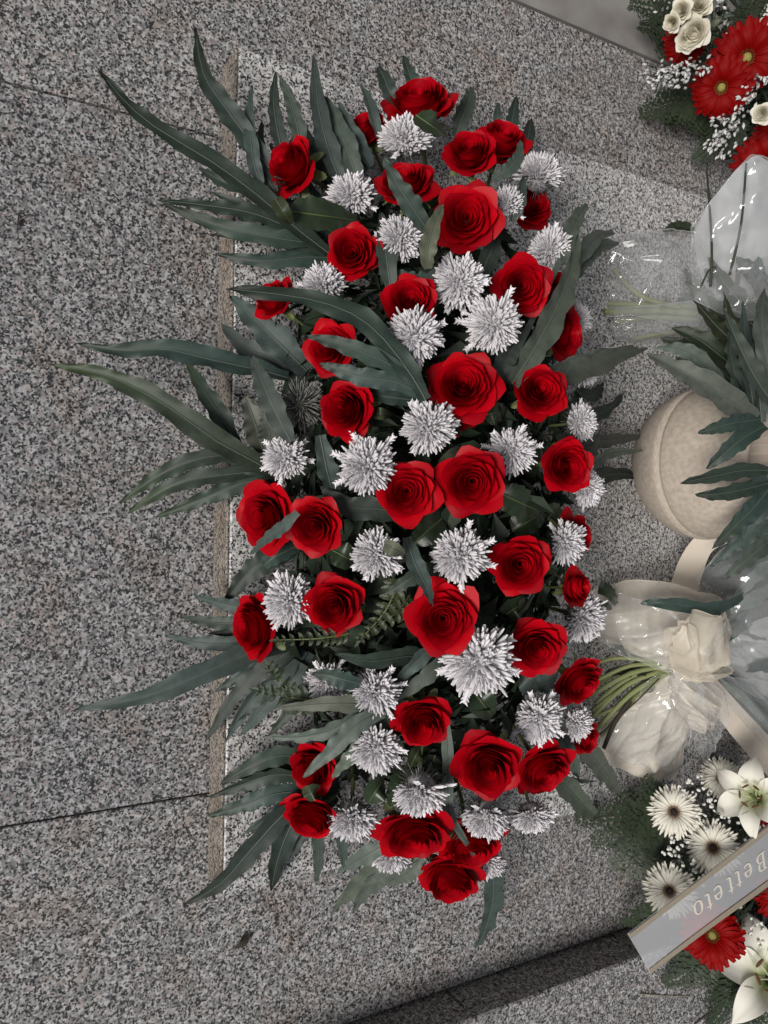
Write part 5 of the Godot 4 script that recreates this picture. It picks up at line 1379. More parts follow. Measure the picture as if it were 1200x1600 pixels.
	part("wrapping_sheet", film_sheet([Vector3(0.2412, 0.0700, -0.9697), Vector3(0.2446, 0.0900, -0.9966), Vector3(0.2743, 0.0800, -1.0780), Vector3(0.3173, 0.0600, -1.0973), Vector3(0.3535, 0.0400, -1.0921), Vector3(0.3382, 0.0400, -1.0526), Vector3(0.3101, 0.0500, -1.0096), Vector3(0.2747, 0.0600, -0.9851)], 48, 0.022, 23, 0.03), M.cream_wrap, c)
	part("bow_loop", film_sheet([Vector3(0.2256, 0.0900, -0.9461), Vector3(0.1792, 0.1200, -0.9033), Vector3(0.1410, 0.1400, -0.8990), Vector3(0.1294, 0.1500, -0.9544), Vector3(0.1450, 0.1400, -1.0194), Vector3(0.1907, 0.1300, -1.0281), Vector3(0.2318, 0.1000, -1.0206), Vector3(0.2321, 0.1000, -0.9769)], 40, 0.022, 24, 0.045), M.organza, c)
	part("bow_loop", film_sheet([Vector3(0.2288, 0.1000, -0.9485), Vector3(0.1918, 0.1300, -0.9054), Vector3(0.1604, 0.1500, -0.8943), Vector3(0.1507, 0.1600, -0.9085), Vector3(0.1636, 0.1500, -0.9484), Vector3(0.2009, 0.1300, -0.9675), Vector3(0.2324, 0.1000, -0.9913), Vector3(0.2335, 0.1000, -0.9698)], 40, 0.014, 25, 0.03), M.organza, c)
	part("bow_loop", film_sheet([Vector3(0.2366, 0.0900, -0.9605), Vector3(0.2246, 0.1100, -0.9788), Vector3(0.2245, 0.1200, -1.0244), Vector3(0.2309, 0.1200, -1.0546), Vector3(0.2460, 0.1100, -1.0685), Vector3(0.2460, 0.1100, -1.0231), Vector3(0.2459, 0.1000, -0.9773), Vector3(0.2431, 0.0900, -0.9677)], 40, 0.010, 26, 0.02), M.organza, c)
	part("cellophane", film_sheet([Vector3(0.1159, 0.0350, -0.8526), Vector3(0.1174, 0.0800, -0.8860), Vector3(0.1435, 0.1200, -0.9363), Vector3(0.1885, 0.1300, -0.9256), Vector3(0.2330, 0.1000, -0.9416), Vector3(0.2142, 0.0800, -0.9020), Vector3(0.1939, 0.0400, -0.8629), Vector3(0.1489, 0.0400, -0.8420)], 48, 0.026, 28, 0.03), M.film, c)
	part("cellophane", film_sheet([Vector3(0.2394, 0.0700, -0.9483), Vector3(0.2899, 0.0500, -0.9159), Vector3(0.3546, 0.0200, -0.8937), Vector3(0.3938, 0.0200, -0.9578), Vector3(0.4195, 0.0200, -1.0633), Vector3(0.3466, 0.0500, -1.0560), Vector3(0.2731, 0.0900, -1.0345), Vector3(0.2348, 0.1000, -0.9627)], 48, 0.023, 29, 0.025), M.film, c)
	part("cellophane", film_sheet([Vector3(0.2336, 0.1000, -0.9486), Vector3(0.2356, 0.1100, -0.9935), Vector3(0.2742, 0.1000, -1.0672), Vector3(0.3404, 0.0600, -1.1140), Vector3(0.4178, 0.0200, -1.1272), Vector3(0.3613, 0.0400, -1.0687), Vector3(0.3081, 0.0600, -1.0125), Vector3(0.2693, 0.0800, -0.9731)], 48, 0.021, 30, 0.02), M.film, c)
	bars(c, "stem", [[.0046, [Vector3(0.2418, 0.0700, -0.9769), Vector3(0.2750, 0.0500, -0.9155), Vector3(0.3387, 0.0300, -0.8526)]], [.0042, [Vector3(0.2353, 0.0750, -0.9709), Vector3(0.2564, 0.0600, -0.8975), Vector3(0.3106, 0.0450, -0.8283)]], [.0044, [Vector3(0.2290, 0.0800, -0.9649), Vector3(0.2366, 0.0700, -0.8931), Vector3(0.2678, 0.0600, -0.8166)]], [.0036, [Vector3(0.2250, 0.0850, -0.9519), Vector3(0.2236, 0.0750, -0.8875), Vector3(0.2418, 0.0650, -0.8327)]], [.004, [Vector3(0.2467, 0.0600, -0.9888), Vector3(0.2840, 0.0400, -0.9334), Vector3(0.3050, 0.0400, -0.8525)]], [.0034, [Vector3(0.2221, 0.0850, -0.9518), Vector3(0.2118, 0.0700, -0.8725), Vector3(0.2175, 0.0600, -0.8371)]], [.0042, [Vector3(0.2454, 0.0500, -0.9989), Vector3(0.2719, 0.0400, -0.9331), Vector3(0.3241, 0.0300, -0.8694)]], [.004, [Vector3(0.2346, 0.0650, -0.9753), Vector3(0.2453, 0.0600, -0.9040), Vector3(0.2802, 0.0500, -0.8420)]], [.0036, [Vector3(0.2472, 0.0500, -0.9960), Vector3(0.2836, 0.0300, -0.9585), Vector3(0.3437, 0.0200, -0.8866)]], [.0036, [Vector3(0.2340, 0.0600, -0.9811), Vector3(0.2344, 0.0550, -0.9023), Vector3(0.2575, 0.0500, -0.8350)]], [.0036, [Vector3(0.2390, 0.0600, -0.9813), Vector3(0.2513, 0.0550, -0.9164), Vector3(0.2911, 0.0500, -0.8358)]]], M.cut_stem)
	bars(c, "twig", [[.0042, [Vector3(0.2850, 0.0500, -0.9158), Vector3(0.3176, 0.0450, -0.8877), Vector3(0.3560, 0.0400, -0.8710)]], [.0013, [Vector3(0.2439, 0.0900, -0.9327), Vector3(0.2872, 0.0600, -0.9120), Vector3(0.3451, 0.0300, -0.8567)]]], M.twig)
	for w in [[.02, 5, [Vector3(0.1049, 0.0700, -0.8243), Vector3(0.1115, 0.0750, -0.8387), Vector3(0.1364, 0.0600, -0.8743)]], [.012, 5, [Vector3(0.1301, 0.0700, -0.8211), Vector3(0.1317, 0.0700, -0.8378), Vector3(0.1389, 0.0650, -0.8573)]], [.022, 0, [Vector3(0.1173, 0.1400, -1.0545), Vector3(0.1322, 0.1500, -0.9755), Vector3(0.1237, 0.1300, -0.8969), Vector3(0.1263, 0.1000, -0.8778)]], [.026, 5, [Vector3(0.2262, 0.0700, -0.9693), Vector3(0.2096, 0.0600, -0.9237), Vector3(0.2022, 0.0500, -0.8663)]], [.024, 5, [Vector3(0.2312, 0.0700, -0.9695), Vector3(0.2331, 0.0600, -0.9106), Vector3(0.2343, 0.0550, -0.8555)]]]:
		part("wrapped_leaf", blade(w[2], w[0], 2 if w[0] < 0.021 else 0, int(w[0] * 9000) + 7), M.leaf[w[1]], c)
	part("ribbon_tail", ribbon_mesh([Vector3(0.2581, 0.0800, -1.0467), Vector3(0.3439, 0.0500, -1.1686), Vector3(0.4162, 0.0500, -1.2574), Vector3(0.4730, 0.0500, -1.3326)], [Vector3(-0.0218, 0.0000, -0.0298), Vector3(-0.0300, 0.0000, -0.0428), Vector3(-0.0338, -0.0000, -0.0491), Vector3(-0.0319, 0.0000, -0.0557)], 16), M.cream_ribbon, c)

	var strip = thing("beige_ribbon", "short beige satin strip standing beside the stone vase above the cream bouquet", "ribbon")
	part("satin_band", ribbon_mesh([Vector3(0.1263, 0.0100, -1.0800), Vector3(0.0794, 0.0500, -1.0487), Vector3(0.0415, 0.0800, -1.0407), Vector3(0.0285, 0.1000, -1.0572)], [Vector3(-0.0111, 0.0000, 0.0702), Vector3(-0.0198, 0.0000, 0.0591), Vector3(-0.0246, 0.0000, 0.0385), Vector3(-0.0222, 0.0000, 0.0251)], 14), M.cream_ribbon, strip)

	var e = thing("wrapped_bouquet", "clear wrapped bouquet of grey green leaves at the right edge beside the cream bow", "bouquet")
	part("cellophane", film_sheet([Vector3(0.0995, 0.0600, -1.0522), Vector3(0.0407, 0.1000, -1.0761), Vector3(0.0085, 0.1400, -1.1623), Vector3(0.0910, 0.1400, -1.1815), Vector3(0.1970, 0.1300, -1.2002), Vector3(0.1969, 0.1000, -1.1282), Vector3(0.1860, 0.0600, -1.1096), Vector3(0.1418, 0.0600, -1.0689)], 48, 0.016, 41, 0.03), M.film, e)
	part("wrapping_sheet", film_sheet([Vector3(0.2083, 0.0350, -1.1481), Vector3(0.1806, 0.0500, -1.1808), Vector3(0.1554, 0.0700, -1.2828), Vector3(0.2262, 0.0700, -1.3314), Vector3(0.3199, 0.0600, -1.3312), Vector3(0.3209, 0.0450, -1.2529), Vector3(0.2767, 0.0350, -1.1786), Vector3(0.2423, 0.0330, -1.1584)], 40, 0.016, 47, 0.015), M.frosted_wrap, e)
	part("haze_sheet", film_sheet([Vector3(0.1807, 0.0600, -1.1095), Vector3(0.1478, 0.0800, -1.1383), Vector3(0.1277, 0.1000, -1.2270), Vector3(0.2046, 0.1000, -1.2470), Vector3(0.2984, 0.0800, -1.2717), Vector3(0.3089, 0.0600, -1.2220), Vector3(0.2712, 0.0500, -1.1498), Vector3(0.2251, 0.0550, -1.1254)], 40, 0.013, 42, 0.02), M.haze_film, e)
	part("cellophane", film_sheet([Vector3(0.2518, 0.0600, -1.0719), Vector3(0.2609, 0.0700, -1.1389), Vector3(0.2975, 0.0800, -1.2627), Vector3(0.3823, 0.0700, -1.2988), Vector3(0.4599, 0.0500, -1.3228), Vector3(0.4016, 0.0400, -1.2536), Vector3(0.3368, 0.0400, -1.1820), Vector3(0.2828, 0.0500, -1.1013)], 48, 0.016, 44, 0.025), M.film, e)
	for w in [[.034, 0, [Vector3(0.1022, 0.0500, -1.3403), Vector3(0.1001, 0.0450, -1.2376), Vector3(0.1048, 0.0300, -1.1551), Vector3(0.0942, 0.0120, -1.1088)]], [.034, 1, [Vector3(0.1537, 0.0550, -1.3340), Vector3(0.1275, 0.0500, -1.2311), Vector3(0.1150, 0.0400, -1.1588), Vector3(0.1089, 0.0300, -1.1060)]], [.032, 9, [Vector3(0.2012, 0.0500, -1.3433), Vector3(0.1732, 0.0500, -1.2502), Vector3(0.1597, 0.0400, -1.1769), Vector3(0.1583, 0.0300, -1.1203)]], [.03, 0, [Vector3(0.0657, 0.0700, -1.3078), Vector3(0.0628, 0.0650, -1.2250), Vector3(0.0673, 0.0500, -1.1607), Vector3(0.0760, 0.0400, -1.1165)]], [.032, 1, [Vector3(0.2122, 0.0750, -1.3043), Vector3(0.1982, 0.0700, -1.2481), Vector3(0.1904, 0.0600, -1.1841), Vector3(0.1783, 0.0500, -1.1389)]], [.03, 9, [Vector3(0.3673, 0.0300, -1.3799), Vector3(0.3401, 0.0300, -1.2936), Vector3(0.3032, 0.0300, -1.2120), Vector3(0.2784, 0.0250, -1.1499)]], [.028, 1, [Vector3(0.4341, 0.0400, -1.3662), Vector3(0.3890, 0.0400, -1.2895), Vector3(0.3361, 0.0350, -1.2147), Vector3(0.3046, 0.0300, -1.1692)]], [.026, 0, [Vector3(0.2752, 0.0850, -1.2723), Vector3(0.2563, 0.0800, -1.2348), Vector3(0.2488, 0.0750, -1.1986), Vector3(0.2577, 0.0700, -1.1637)]], [.03, 1, [Vector3(0.0720, 0.1200, -1.2033), Vector3(0.0985, 0.1000, -1.1416), Vector3(0.1477, 0.0700, -1.1114), Vector3(0.1753, 0.0500, -1.0825)]], [.024, 3, [Vector3(0.0972, 0.1300, -1.1887), Vector3(0.1263, 0.1200, -1.1060), Vector3(0.1410, 0.1100, -1.0655), Vector3(0.1515, 0.1000, -1.0485)]], [.02, 3, [Vector3(0.0599, 0.1400, -1.1722), Vector3(0.0800, 0.1300, -1.1142), Vector3(0.1103, 0.1200, -1.0819), Vector3(0.1312, 0.1100, -1.0729)]], [.034, 9, [Vector3(0.1686, 0.0600, -1.2986), Vector3(0.1603, 0.0500, -1.2146), Vector3(0.1636, 0.0400, -1.1436), Vector3(0.1318, 0.0200, -1.1112)]], [.036, 1, [Vector3(0.0414, 0.1000, -1.2332), Vector3(0.0526, 0.0800, -1.1521), Vector3(0.0856, 0.0500, -1.0958), Vector3(0.1149, 0.0200, -1.0946)]], [.034, 9, [Vector3(0.1345, 0.0600, -1.2976), Vector3(0.1318, 0.0500, -1.1965), Vector3(0.1354, 0.0400, -1.1182)]], [.03, 1, [Vector3(0.1523, 0.0900, -1.1491), Vector3(0.1717, 0.0900, -1.1171), Vector3(0.2031, 0.0800, -1.0949)]], [.03, 9, [Vector3(0.2731, 0.0300, -1.1268), Vector3(0.3127, 0.0350, -1.2053), Vector3(0.3937, 0.0400, -1.3268)]], [.02, 1, [Vector3(0.2615, 0.0500, -1.1007), Vector3(0.2890, 0.0550, -1.1770), Vector3(0.3514, 0.0600, -1.3041)]], [.014, 3, [Vector3(0.2651, 0.0600, -1.1038), Vector3(0.3100, 0.0600, -1.1791), Vector3(0.4074, 0.0600, -1.2966)]], [.03, 9, [Vector3(0.2690, 0.0350, -1.1531), Vector3(0.2935, 0.0350, -1.2398), Vector3(0.3324, 0.0500, -1.3190)]]]:
		part("wrapped_leaf", blade(w[2], w[0], 0, int(w[0] * 9000) + w[1]), M.leaf[w[1]], e)


# ---------------------------------------------------------------- arrangement at the upper right: white roses, red gerberas

func speckled(label: String, called: String, category: String, base: Vector3, spots: Array, size: float, tint: Color, each: int, spread: float, sd: int, long: float, group: String) -> void:
	var r = RandomNumberGenerator.new()
	r.seed = sd
	var o = thing(called, label, category, Transform3D(Basis(), base), group)
	var bl = Shape.new()
	var st = Shape.new()
	for at in spots:
		var c: Vector3 = at - base
		st.tube([Vector3.ZERO, c * 0.6 + Vector3(0, -0.012, 0), c], [0.0011, 0.0008, 0.0005], 4)
		for i in each:
			var p = c + Vector3(r.randfn() * spread, r.randfn() * spread * 0.5, r.randfn() * spread)
			st.tube([c * 0.82, p], [0.0006, 0.0004], 3)
			var k = size * r.randf_range(0.7, 1.25)
			if long > 1.0:
				var d = (c.normalized() + Vector3(r.randfn(), r.randfn(), r.randfn()) * 0.5).normalized()
				bl.tube([p, p + d * k * long * 0.5, p + d * k * long], [k * 0.35, k * 0.8, k * 0.15], 5, [tint * 0.5, tint, tint])
			else:
				for q in 3:
					bl.ball(p + Vector3(r.randfn(), r.randfn(), r.randfn()) * k * 0.35, Vector3(k, k * 0.8, k) * 0.8, 4, 6, tint)
	part("stems", st.mesh(), M.dark_stem, o, "stuff")
	part("blossoms", bl.mesh(), M.tinted, o, "stuff")


func leaf_mass(label: String, at: Vector3, size: Vector3, count: int, sd: int) -> void:
	var r = RandomNumberGenerator.new()
	r.seed = sd
	var s = Shape.new()
	for i in count:
		var d = Vector3(r.randfn(), absf(r.randfn()), r.randfn()).normalized()
		var p = d * size * r.randf_range(0.3, 1.0)
		var along = Vector3(r.randfn(), r.randfn() * 0.6, r.randfn()).normalized()
		var side = along.cross(d).normalized()
		var ln = r.randf_range(0.02, 0.045)
		var m = p + along * ln * 0.5 + d * 0.004
		s.tri(p, m + side * ln * 0.16, p + along * ln)
		s.tri(p, p + along * ln, m - side * ln * 0.16)
	var o = MeshInstance3D.new()
	o.name = numbered("foliage")
	o.mesh = s.mesh()
	o.material_override = M.leaf[10]
	o.position = at
	add_child(o)
	tag(o, label, "foliage")
	o.set_meta("kind", "stuff")


func build_upper_right() -> void:
	leaf_mass("dark leaves filling the upper right arrangement of red gerberas and small white roses", Vector3(-0.8330, -0.0500, -1.2713), Vector3(0.19, 0.10, 0.19), 900, 301)
	var cream = [make_rose(11, 30, M.cream_petal, 1.0), make_rose(12, 26, M.cream_petal, 0.95)]
	var spots = [
		[[Vector3(-0.7458, 0.0970, -0.9794), Vector3(0.5738, 0.4413, 0.6899), 0.0225], "cream white rose with the widest opening in the cluster at the top right"],
		[[Vector3(-0.7661, 0.0978, -0.9484), Vector3(0.3951, 0.4288, 0.8124), 0.0174], "small cream rose uppermost left in the cluster at the top right"],
		[[Vector3(-0.7772, 0.1061, -0.9740), Vector3(0.2628, 0.6784, 0.6861), 0.0194], "cream rose cut by the top edge in the cluster at the top right"],
		[[Vector3(-0.7519, 0.0889, -0.9386), Vector3(0.6178, 0.2542, 0.7441), 0.0145], "narrow cream rose bud leftmost in the cluster at the top right"],
		[[Vector3(-0.7400, 0.0880, -0.9732), Vector3(0.7258, 0.3655, 0.5827), 0.0187], "cream rose half under its wide open neighbour at the top right"],
		[[Vector3(-0.6544, 0.1077, -1.1275), Vector3(0.4101, 0.4412, 0.7982), 0.0175], "single small white rose at the right edge between red gerberas"]]
	for i in spots.size():
		var w: Array = spots[i][0]
		copy_of(cream[i % 2], "cream_rose", spots[i][1], "rose", turned(w[1], i * 1.7, Vector3.ONE * w[2], w[0]), "small cream roses at the upper right")
	for k in cream:
		k.free()
	for w in [[Vector3(-0.7575, 0.0900, -0.9636), "green white bud between the small cream roses"], [Vector3(-0.7772, 0.1000, -0.9927), "green bud above the widest cream rose"], [Vector3(-0.7683, 0.1000, -1.0167), "pale bud right of the widest cream rose"]]:
		var b = thing("rose_bud", w[1], "bud", Transform3D(Basis(), w[0]))
		var s = Shape.new()
		s.lathe([Vector2(0.0, -0.008), Vector2(0.005, -0.006), Vector2(0.0068, 0.0), Vector2(0.0052, 0.007), Vector2(0.001, 0.012), Vector2(0.0, 0.012)], 10)
		part("bud_body", s.mesh(), M.leaf[4], b)
		var q = Shape.new()
		q.tube([Vector3(0, -0.007, 0), Vector3(0.004, -0.03, 0.003)], [0.0014, 0.0012], 5)
		part("stem", q.mesh(), M.stem, b)
	var red = make_daisy(1, [26, 26], 0.115, [Color(0.21, 0.001, 0.003), Color(0.16, 0.001, 0.003)], [Color(0.34, 0.30, 0.08), Color(0.26, 0.24, 0.06)], false)
	var g = "red gerberas at the upper right"
	for w in [[[Vector3(-0.6934, 0.0784, -1.0647), Vector3(0.5273, 0.4399, 0.7269), 0.0500], "red gerbera with a yellow green heart, left of a larger one above the white sprig"], [[Vector3(-0.7483, 0.0908, -1.1090), Vector3(0.4786, 0.5176, 0.7093), 0.0596], "largest red gerbera at the upper right with a yellow green heart"], [[Vector3(-0.7599, 0.0555, -1.0057), Vector3(0.6480, 0.4138, 0.6394), 0.0366], "red gerbera mostly hidden under the small cream roses"], [[Vector3(-0.7886, 0.0822, -1.2046), Vector3(0.5866, 0.6027, 0.5409), 0.0430], "red gerbera cut by the right edge at the top"], [[Vector3(-0.6166, 0.0513, -1.2180), Vector3(0.4730, 0.5051, 0.7218), 0.0572], "red gerbera above the white paper of the cellophane bouquet"], [[Vector3(-0.6617, 0.0739, -1.2046), Vector3(0.5239, 0.6308, 0.5723), 0.0325], "red gerbera under the single white rose at the right edge"]]:
		copy_of(red, "red_gerbera", w[1], "gerbera", turned(w[0][1], 0.4, Vector3.ONE * w[0][2], w[0][0]), g)
	red.free()
	var white = make_daisy(2, [24, 20], 0.06, [Color(0.74, 0.72, 0.66), Color(0.6, 0.57, 0.45)], [Color(0.3, 0.26, 0.08), Color(0.3, 0.26, 0.08)], true)
	copy_of(white, "white_daisy", "white daisy cut by the right edge near the top", "daisy", turned(Vector3(0.5059, 0.4876, 0.7116), 0.2, Vector3.ONE * 0.034, Vector3(-0.8301, 0.1000, -1.1675)), "")
	white.free()
	var lim = Color(0.72, 0.71, 0.70)
	var lg = "white flowering sprigs at the upper right"
	speckled("sprig of tiny white blossoms pointing left under the cream roses", "white_sprig", "sprig", Vector3(-0.7438, 0.0600, -1.0599), [Vector3(-0.7166, 0.0800, -1.0198), Vector3(-0.7069, 0.0800, -0.9976), Vector3(-0.6997, 0.0750, -0.9819), Vector3(-0.6955, 0.0700, -0.9662), Vector3(-0.6894, 0.0650, -0.9507), Vector3(-0.6834, 0.0600, -0.9353), Vector3(-0.6765, 0.0550, -0.9270), Vector3(-0.6858, 0.0700, -0.9737), Vector3(-0.6919, 0.0750, -0.9894), Vector3(-0.6837, 0.0600, -0.9638)], 0.0032, lim, 12, 0.008, 31, 2.6, lg)
	speckled("sprig of white blossoms hanging down below the red gerberas", "white_sprig", "sprig", Vector3(-0.7274, 0.0800, -1.1628), [Vector3(-0.6686, 0.0900, -1.1011), Vector3(-0.6478, 0.0850, -1.0926), Vector3(-0.6373, 0.0800, -1.0837), Vector3(-0.6286, 0.0700, -1.0736), Vector3(-0.6222, 0.0700, -1.0896), Vector3(-0.6185, 0.0600, -1.0791), Vector3(-0.6135, 0.0500, -1.0764), Vector3(-0.6139, 0.0500, -1.1084), Vector3(-0.6385, 0.0850, -1.0770), Vector3(-0.6349, 0.0750, -1.1066)], 0.0032, lim, 11, 0.009, 33, 2.6, lg)
	speckled("white sprig crossing the right edge below the largest gerbera", "white_sprig", "sprig", Vector3(-0.7401, 0.1000, -1.1668), [Vector3(-0.7113, 0.1100, -1.1281), Vector3(-0.6971, 0.1100, -1.1075), Vector3(-0.6839, 0.1050, -1.0957), Vector3(-0.6827, 0.1000, -1.1124), Vector3(-0.6756, 0.1000, -1.0871)], 0.0032, lim, 9, 0.006, 35, 2.6, lg)
	speckled("sparse white sprig at the top edge right of the cream roses", "white_sprig", "sprig", Vector3(-0.7899, 0.0600, -1.0902), [Vector3(-0.8029, 0.1000, -1.0247), Vector3(-0.7910, 0.1000, -1.0342), Vector3(-0.7843, 0.0900, -1.0584), Vector3(-0.7844, 0.0800, -0.9307), Vector3(-0.7749, 0.0800, -0.9170)], 0.0026, lim, 5, 0.008, 36, 2.6, lg)
	var fg = "ferns of the two mixed arrangements"
	var m: Material = M.leaf[9]
	fern("dark fern at the top edge left of the cream roses", Vector3(-0.8104, 0.0200, -1.0378), Vector3(-0.8282, 0.0000, -0.9404), 0.055, 12, m, 1, fg)
	fern("dark fern under the cream roses pointing left over the concrete strip", Vector3(-0.7807, 0.0200, -1.0621), Vector3(-0.8180, -0.0200, -0.9844), 0.05, 12, m, 2, fg)
	fern("shadowed fern left of the lower gerbera", Vector3(-0.7197, 0.0200, -1.1120), Vector3(-0.6810, -0.0300, -0.9989), 0.06, 13, m, 3, fg)
	fern("shadowed fern hanging towards the cellophane bouquet", Vector3(-0.6894, 0.0200, -1.1629), Vector3(-0.6844, -0.0300, -1.0611), 0.055, 12, m, 4, fg)
	fern("soft dark fern at the top edge behind the largest gerbera", Vector3(-0.8078, 0.0600, -1.1469), Vector3(-0.8478, 0.1000, -1.0821), 0.05, 12, m, 5, fg)
	fern("dark fern spreading under the white hanging sprig", Vector3(-0.7016, 0.0300, -1.1831), Vector3(-0.6358, -0.0300, -1.1360), 0.05, 12, m, 6, fg)
	fern("dark fern at the top edge beside the white daisy", Vector3(-0.8211, 0.0600, -1.1889), Vector3(-0.8598, 0.1000, -1.1466), 0.05, 10, m, 7, fg)


func build_lower_right() -> void:
	leaf_mass("dark leaves filling the lower right arrangement of white gerberas and lilies", Vector3(0.6435, 0.0000, -1.2453), Vector3(0.19, 0.09, 0.2), 1000, 401)
	var white = make_daisy(5, [40, 36], 0.062, [Color(0.78, 0.75, 0.66), Color(0.42, 0.30, 0.18)], [Color(0.03, 0.014, 0.01), Color(0.10, 0.05, 0.03)], true)
	var g = "cream spider gerberas at the lower right"
	for w in [[[Vector3(0.4506, 0.0935, -0.9668), Vector3(-0.3681, 0.5162, 0.7734), 0.0417], "cream spider gerbera with a dark heart, nearest the fern at the granite edge"], [[Vector3(0.5140, 0.1073, -1.0400), Vector3(-0.3193, 0.5752, 0.7531), 0.0445], "cream spider gerbera with curled middle petals touching the grey ribbon"], [[Vector3(0.5629, 0.1031, -0.9487), Vector3(-0.2555, 0.5465, 0.7975), 0.0421], "cream spider gerbera lowest left, tucked against the end of the grey ribbon"], [[Vector3(0.4391, 0.0481, -1.1354), Vector3(-0.4906, 0.5954, 0.6362), 0.0386], "shadowed cream gerbera behind the open lily"]]:
		copy_of(white, "spider_gerbera", w[1], "gerbera", turned(w[0][1], 0.7, Vector3.ONE * w[0][2], w[0][0]), g)
	white.free()
	var red = make_daisy(6, [28, 28], 0.115, [Color(0.24, 0.001, 0.003), Color(0.18, 0.001, 0.003)], [Color(0.34, 0.30, 0.08), Color(0.26, 0.24, 0.06)], false)
	for w in [[[Vector3(0.6563, 0.1015, -1.0500), Vector3(-0.3546, 0.5675, 0.7431), 0.0498], "red gerbera half under the grey lettered ribbon"], [[Vector3(0.6405, 0.1030, -1.2239), Vector3(-0.3088, 0.5205, 0.7961), 0.0448], "red gerbera cut by the right edge just below the ribbon"], [[Vector3(0.5024, 0.0830, -1.2356), Vector3(-0.3369, 0.5979, 0.7273), 0.0391], "red flower at the right edge below the open lily"]]:
		copy_of(red, "red_gerbera", w[1], "gerbera", turned(w[0][1], 0.9, Vector3.ONE * w[0][2], w[0][0]), "red gerberas at the lower right")
	red.free()
	var lily = make_lily(1, 0.9)
	for w in [[[Vector3(0.4445, 0.1277, -1.1191), Vector3(-0.3547, 0.3106, 0.8819), 0.0782], 0.9, "open white lily with brown stamens at the right edge above the grey ribbon"], [[Vector3(0.7680, 0.1026, -1.1977), Vector3(-0.5646, 0.4946, 0.6608), 0.1169], 0.5, "large white lily with a green throat at the lower right corner"]]:
		copy_of(lily, "white_lily", w[2], "lily", turned(w[0][1], w[1], Vector3(1, 0.8, 1) * w[0][2], w[0][0]), "white lilies at the lower right")
	lily.free()
	var wh = Color(0.76, 0.75, 0.70)
	var bg = "baby's breath at the lower right"
	speckled("baby's breath between the first cream gerbera and the open lily", "babys_breath", "baby's breath", Vector3(0.5270, 0.0400, -1.1049), [Vector3(0.4112, 0.1100, -0.9911), Vector3(0.4056, 0.1100, -1.0054), Vector3(0.4320, 0.1100, -1.0283), Vector3(0.4365, 0.1100, -1.0136), Vector3(0.4470, 0.1100, -1.0407), Vector3(0.4588, 0.1000, -1.0195), Vector3(0.4715, 0.1000, -1.0347), Vector3(0.4609, 0.1100, -1.0516), Vector3(0.4076, 0.1000, -0.9788)], 0.0028, wh, 4, 0.009, 51, 1.0, bg)
	speckled("baby's breath between the three cream gerberas", "babys_breath", "baby's breath", Vector3(0.5669, 0.0400, -1.0901), [Vector3(0.4864, 0.1000, -0.9554), Vector3(0.4842, 0.1000, -0.9695), Vector3(0.4954, 0.1100, -0.9719), Vector3(0.5160, 0.1000, -0.9675), Vector3(0.5232, 0.1100, -0.9656), Vector3(0.5341, 0.1150, -0.9811), Vector3(0.5040, 0.1000, -0.9461), Vector3(0.5448, 0.1200, -0.9866), Vector3(0.5192, 0.1100, -0.9840)], 0.0029, wh, 4, 0.008, 52, 1.0, bg)
	speckled("baby's breath above the grey ribbon under the open lily", "babys_breath", "baby's breath", Vector3(0.5615, 0.0500, -1.1917), [Vector3(0.4751, 0.1100, -1.0750), Vector3(0.4827, 0.1150, -1.0996), Vector3(0.4891, 0.1200, -1.1165), Vector3(0.4956, 0.1200, -1.1408), Vector3(0.4993, 0.1200, -1.1057), Vector3(0.4676, 0.1100, -1.0903), Vector3(0.4812, 0.1100, -1.1385), Vector3(0.5483, 0.1250, -0.9948)], 0.003, wh, 3, 0.009, 53, 1.0, bg)
	speckled("baby's breath at the right edge below the grey ribbon", "babys_breath", "baby's breath", Vector3(0.7528, 0.0500, -1.2494), [Vector3(0.6610, 0.1000, -1.1547), Vector3(0.6733, 0.1000, -1.1833), Vector3(0.6767, 0.1000, -1.1420), Vector3(0.6947, 0.1000, -1.1839), Vector3(0.7032, 0.1000, -1.1758), Vector3(0.7238, 0.1000, -1.1814), Vector3(0.6342, 0.1000, -1.1214), Vector3(0.8098, 0.0800, -1.1574)], 0.003, wh, 3, 0.007, 54, 1.0, bg)
	var fg = "ferns of the two mixed arrangements"
	var m: Material = M.leaf[9]
	fern("fern lying on the granite edge left of the first cream gerbera", Vector3(0.4671, 0.0500, -1.0138), Vector3(0.4712, 0.0040, -0.8515), 0.06, 15, m, 11, fg)
	fern("fern over the slab corner under the first cream gerbera", Vector3(0.4988, 0.0500, -1.0296), Vector3(0.5255, -0.0200, -0.9099), 0.06, 14, m, 12, fg)
	fern("drooping fern left of the lowest cream gerbera", Vector3(0.5510, 0.0500, -1.0310), Vector3(0.5803, -0.0300, -0.9642), 0.05, 13, m, 13, fg)
	fern("dark fern pointing down beside the end of the grey ribbon", Vector3(0.6136, 0.0500, -1.0327), Vector3(0.6843, -0.0300, -0.9965), 0.05, 12, m, 14, fg)
	fern("dark fern under the red gerbera on the kerb slab", Vector3(0.7006, 0.0700, -1.0872), Vector3(0.7726, 0.0200, -1.0419), 0.05, 12, m, 15, fg)
	fern("dark fern hanging to the bottom edge left of the large lily", Vector3(0.7498, 0.0700, -1.1529), Vector3(0.8770, 0.0200, -1.1565), 0.055, 13, m, 16, fg)
	fern("dark fern between the cream gerberas and the cream ribbon tail", Vector3(0.4811, 0.0500, -1.1725), Vector3(0.4194, 0.0100, -1.1566), 0.05, 11, m, 17, fg)
	fern("dark fern under the large lily at the bottom edge", Vector3(0.7888, 0.0600, -1.2360), Vector3(0.9441, 0.0200, -1.2266), 0.055, 12, m, 18, fg)
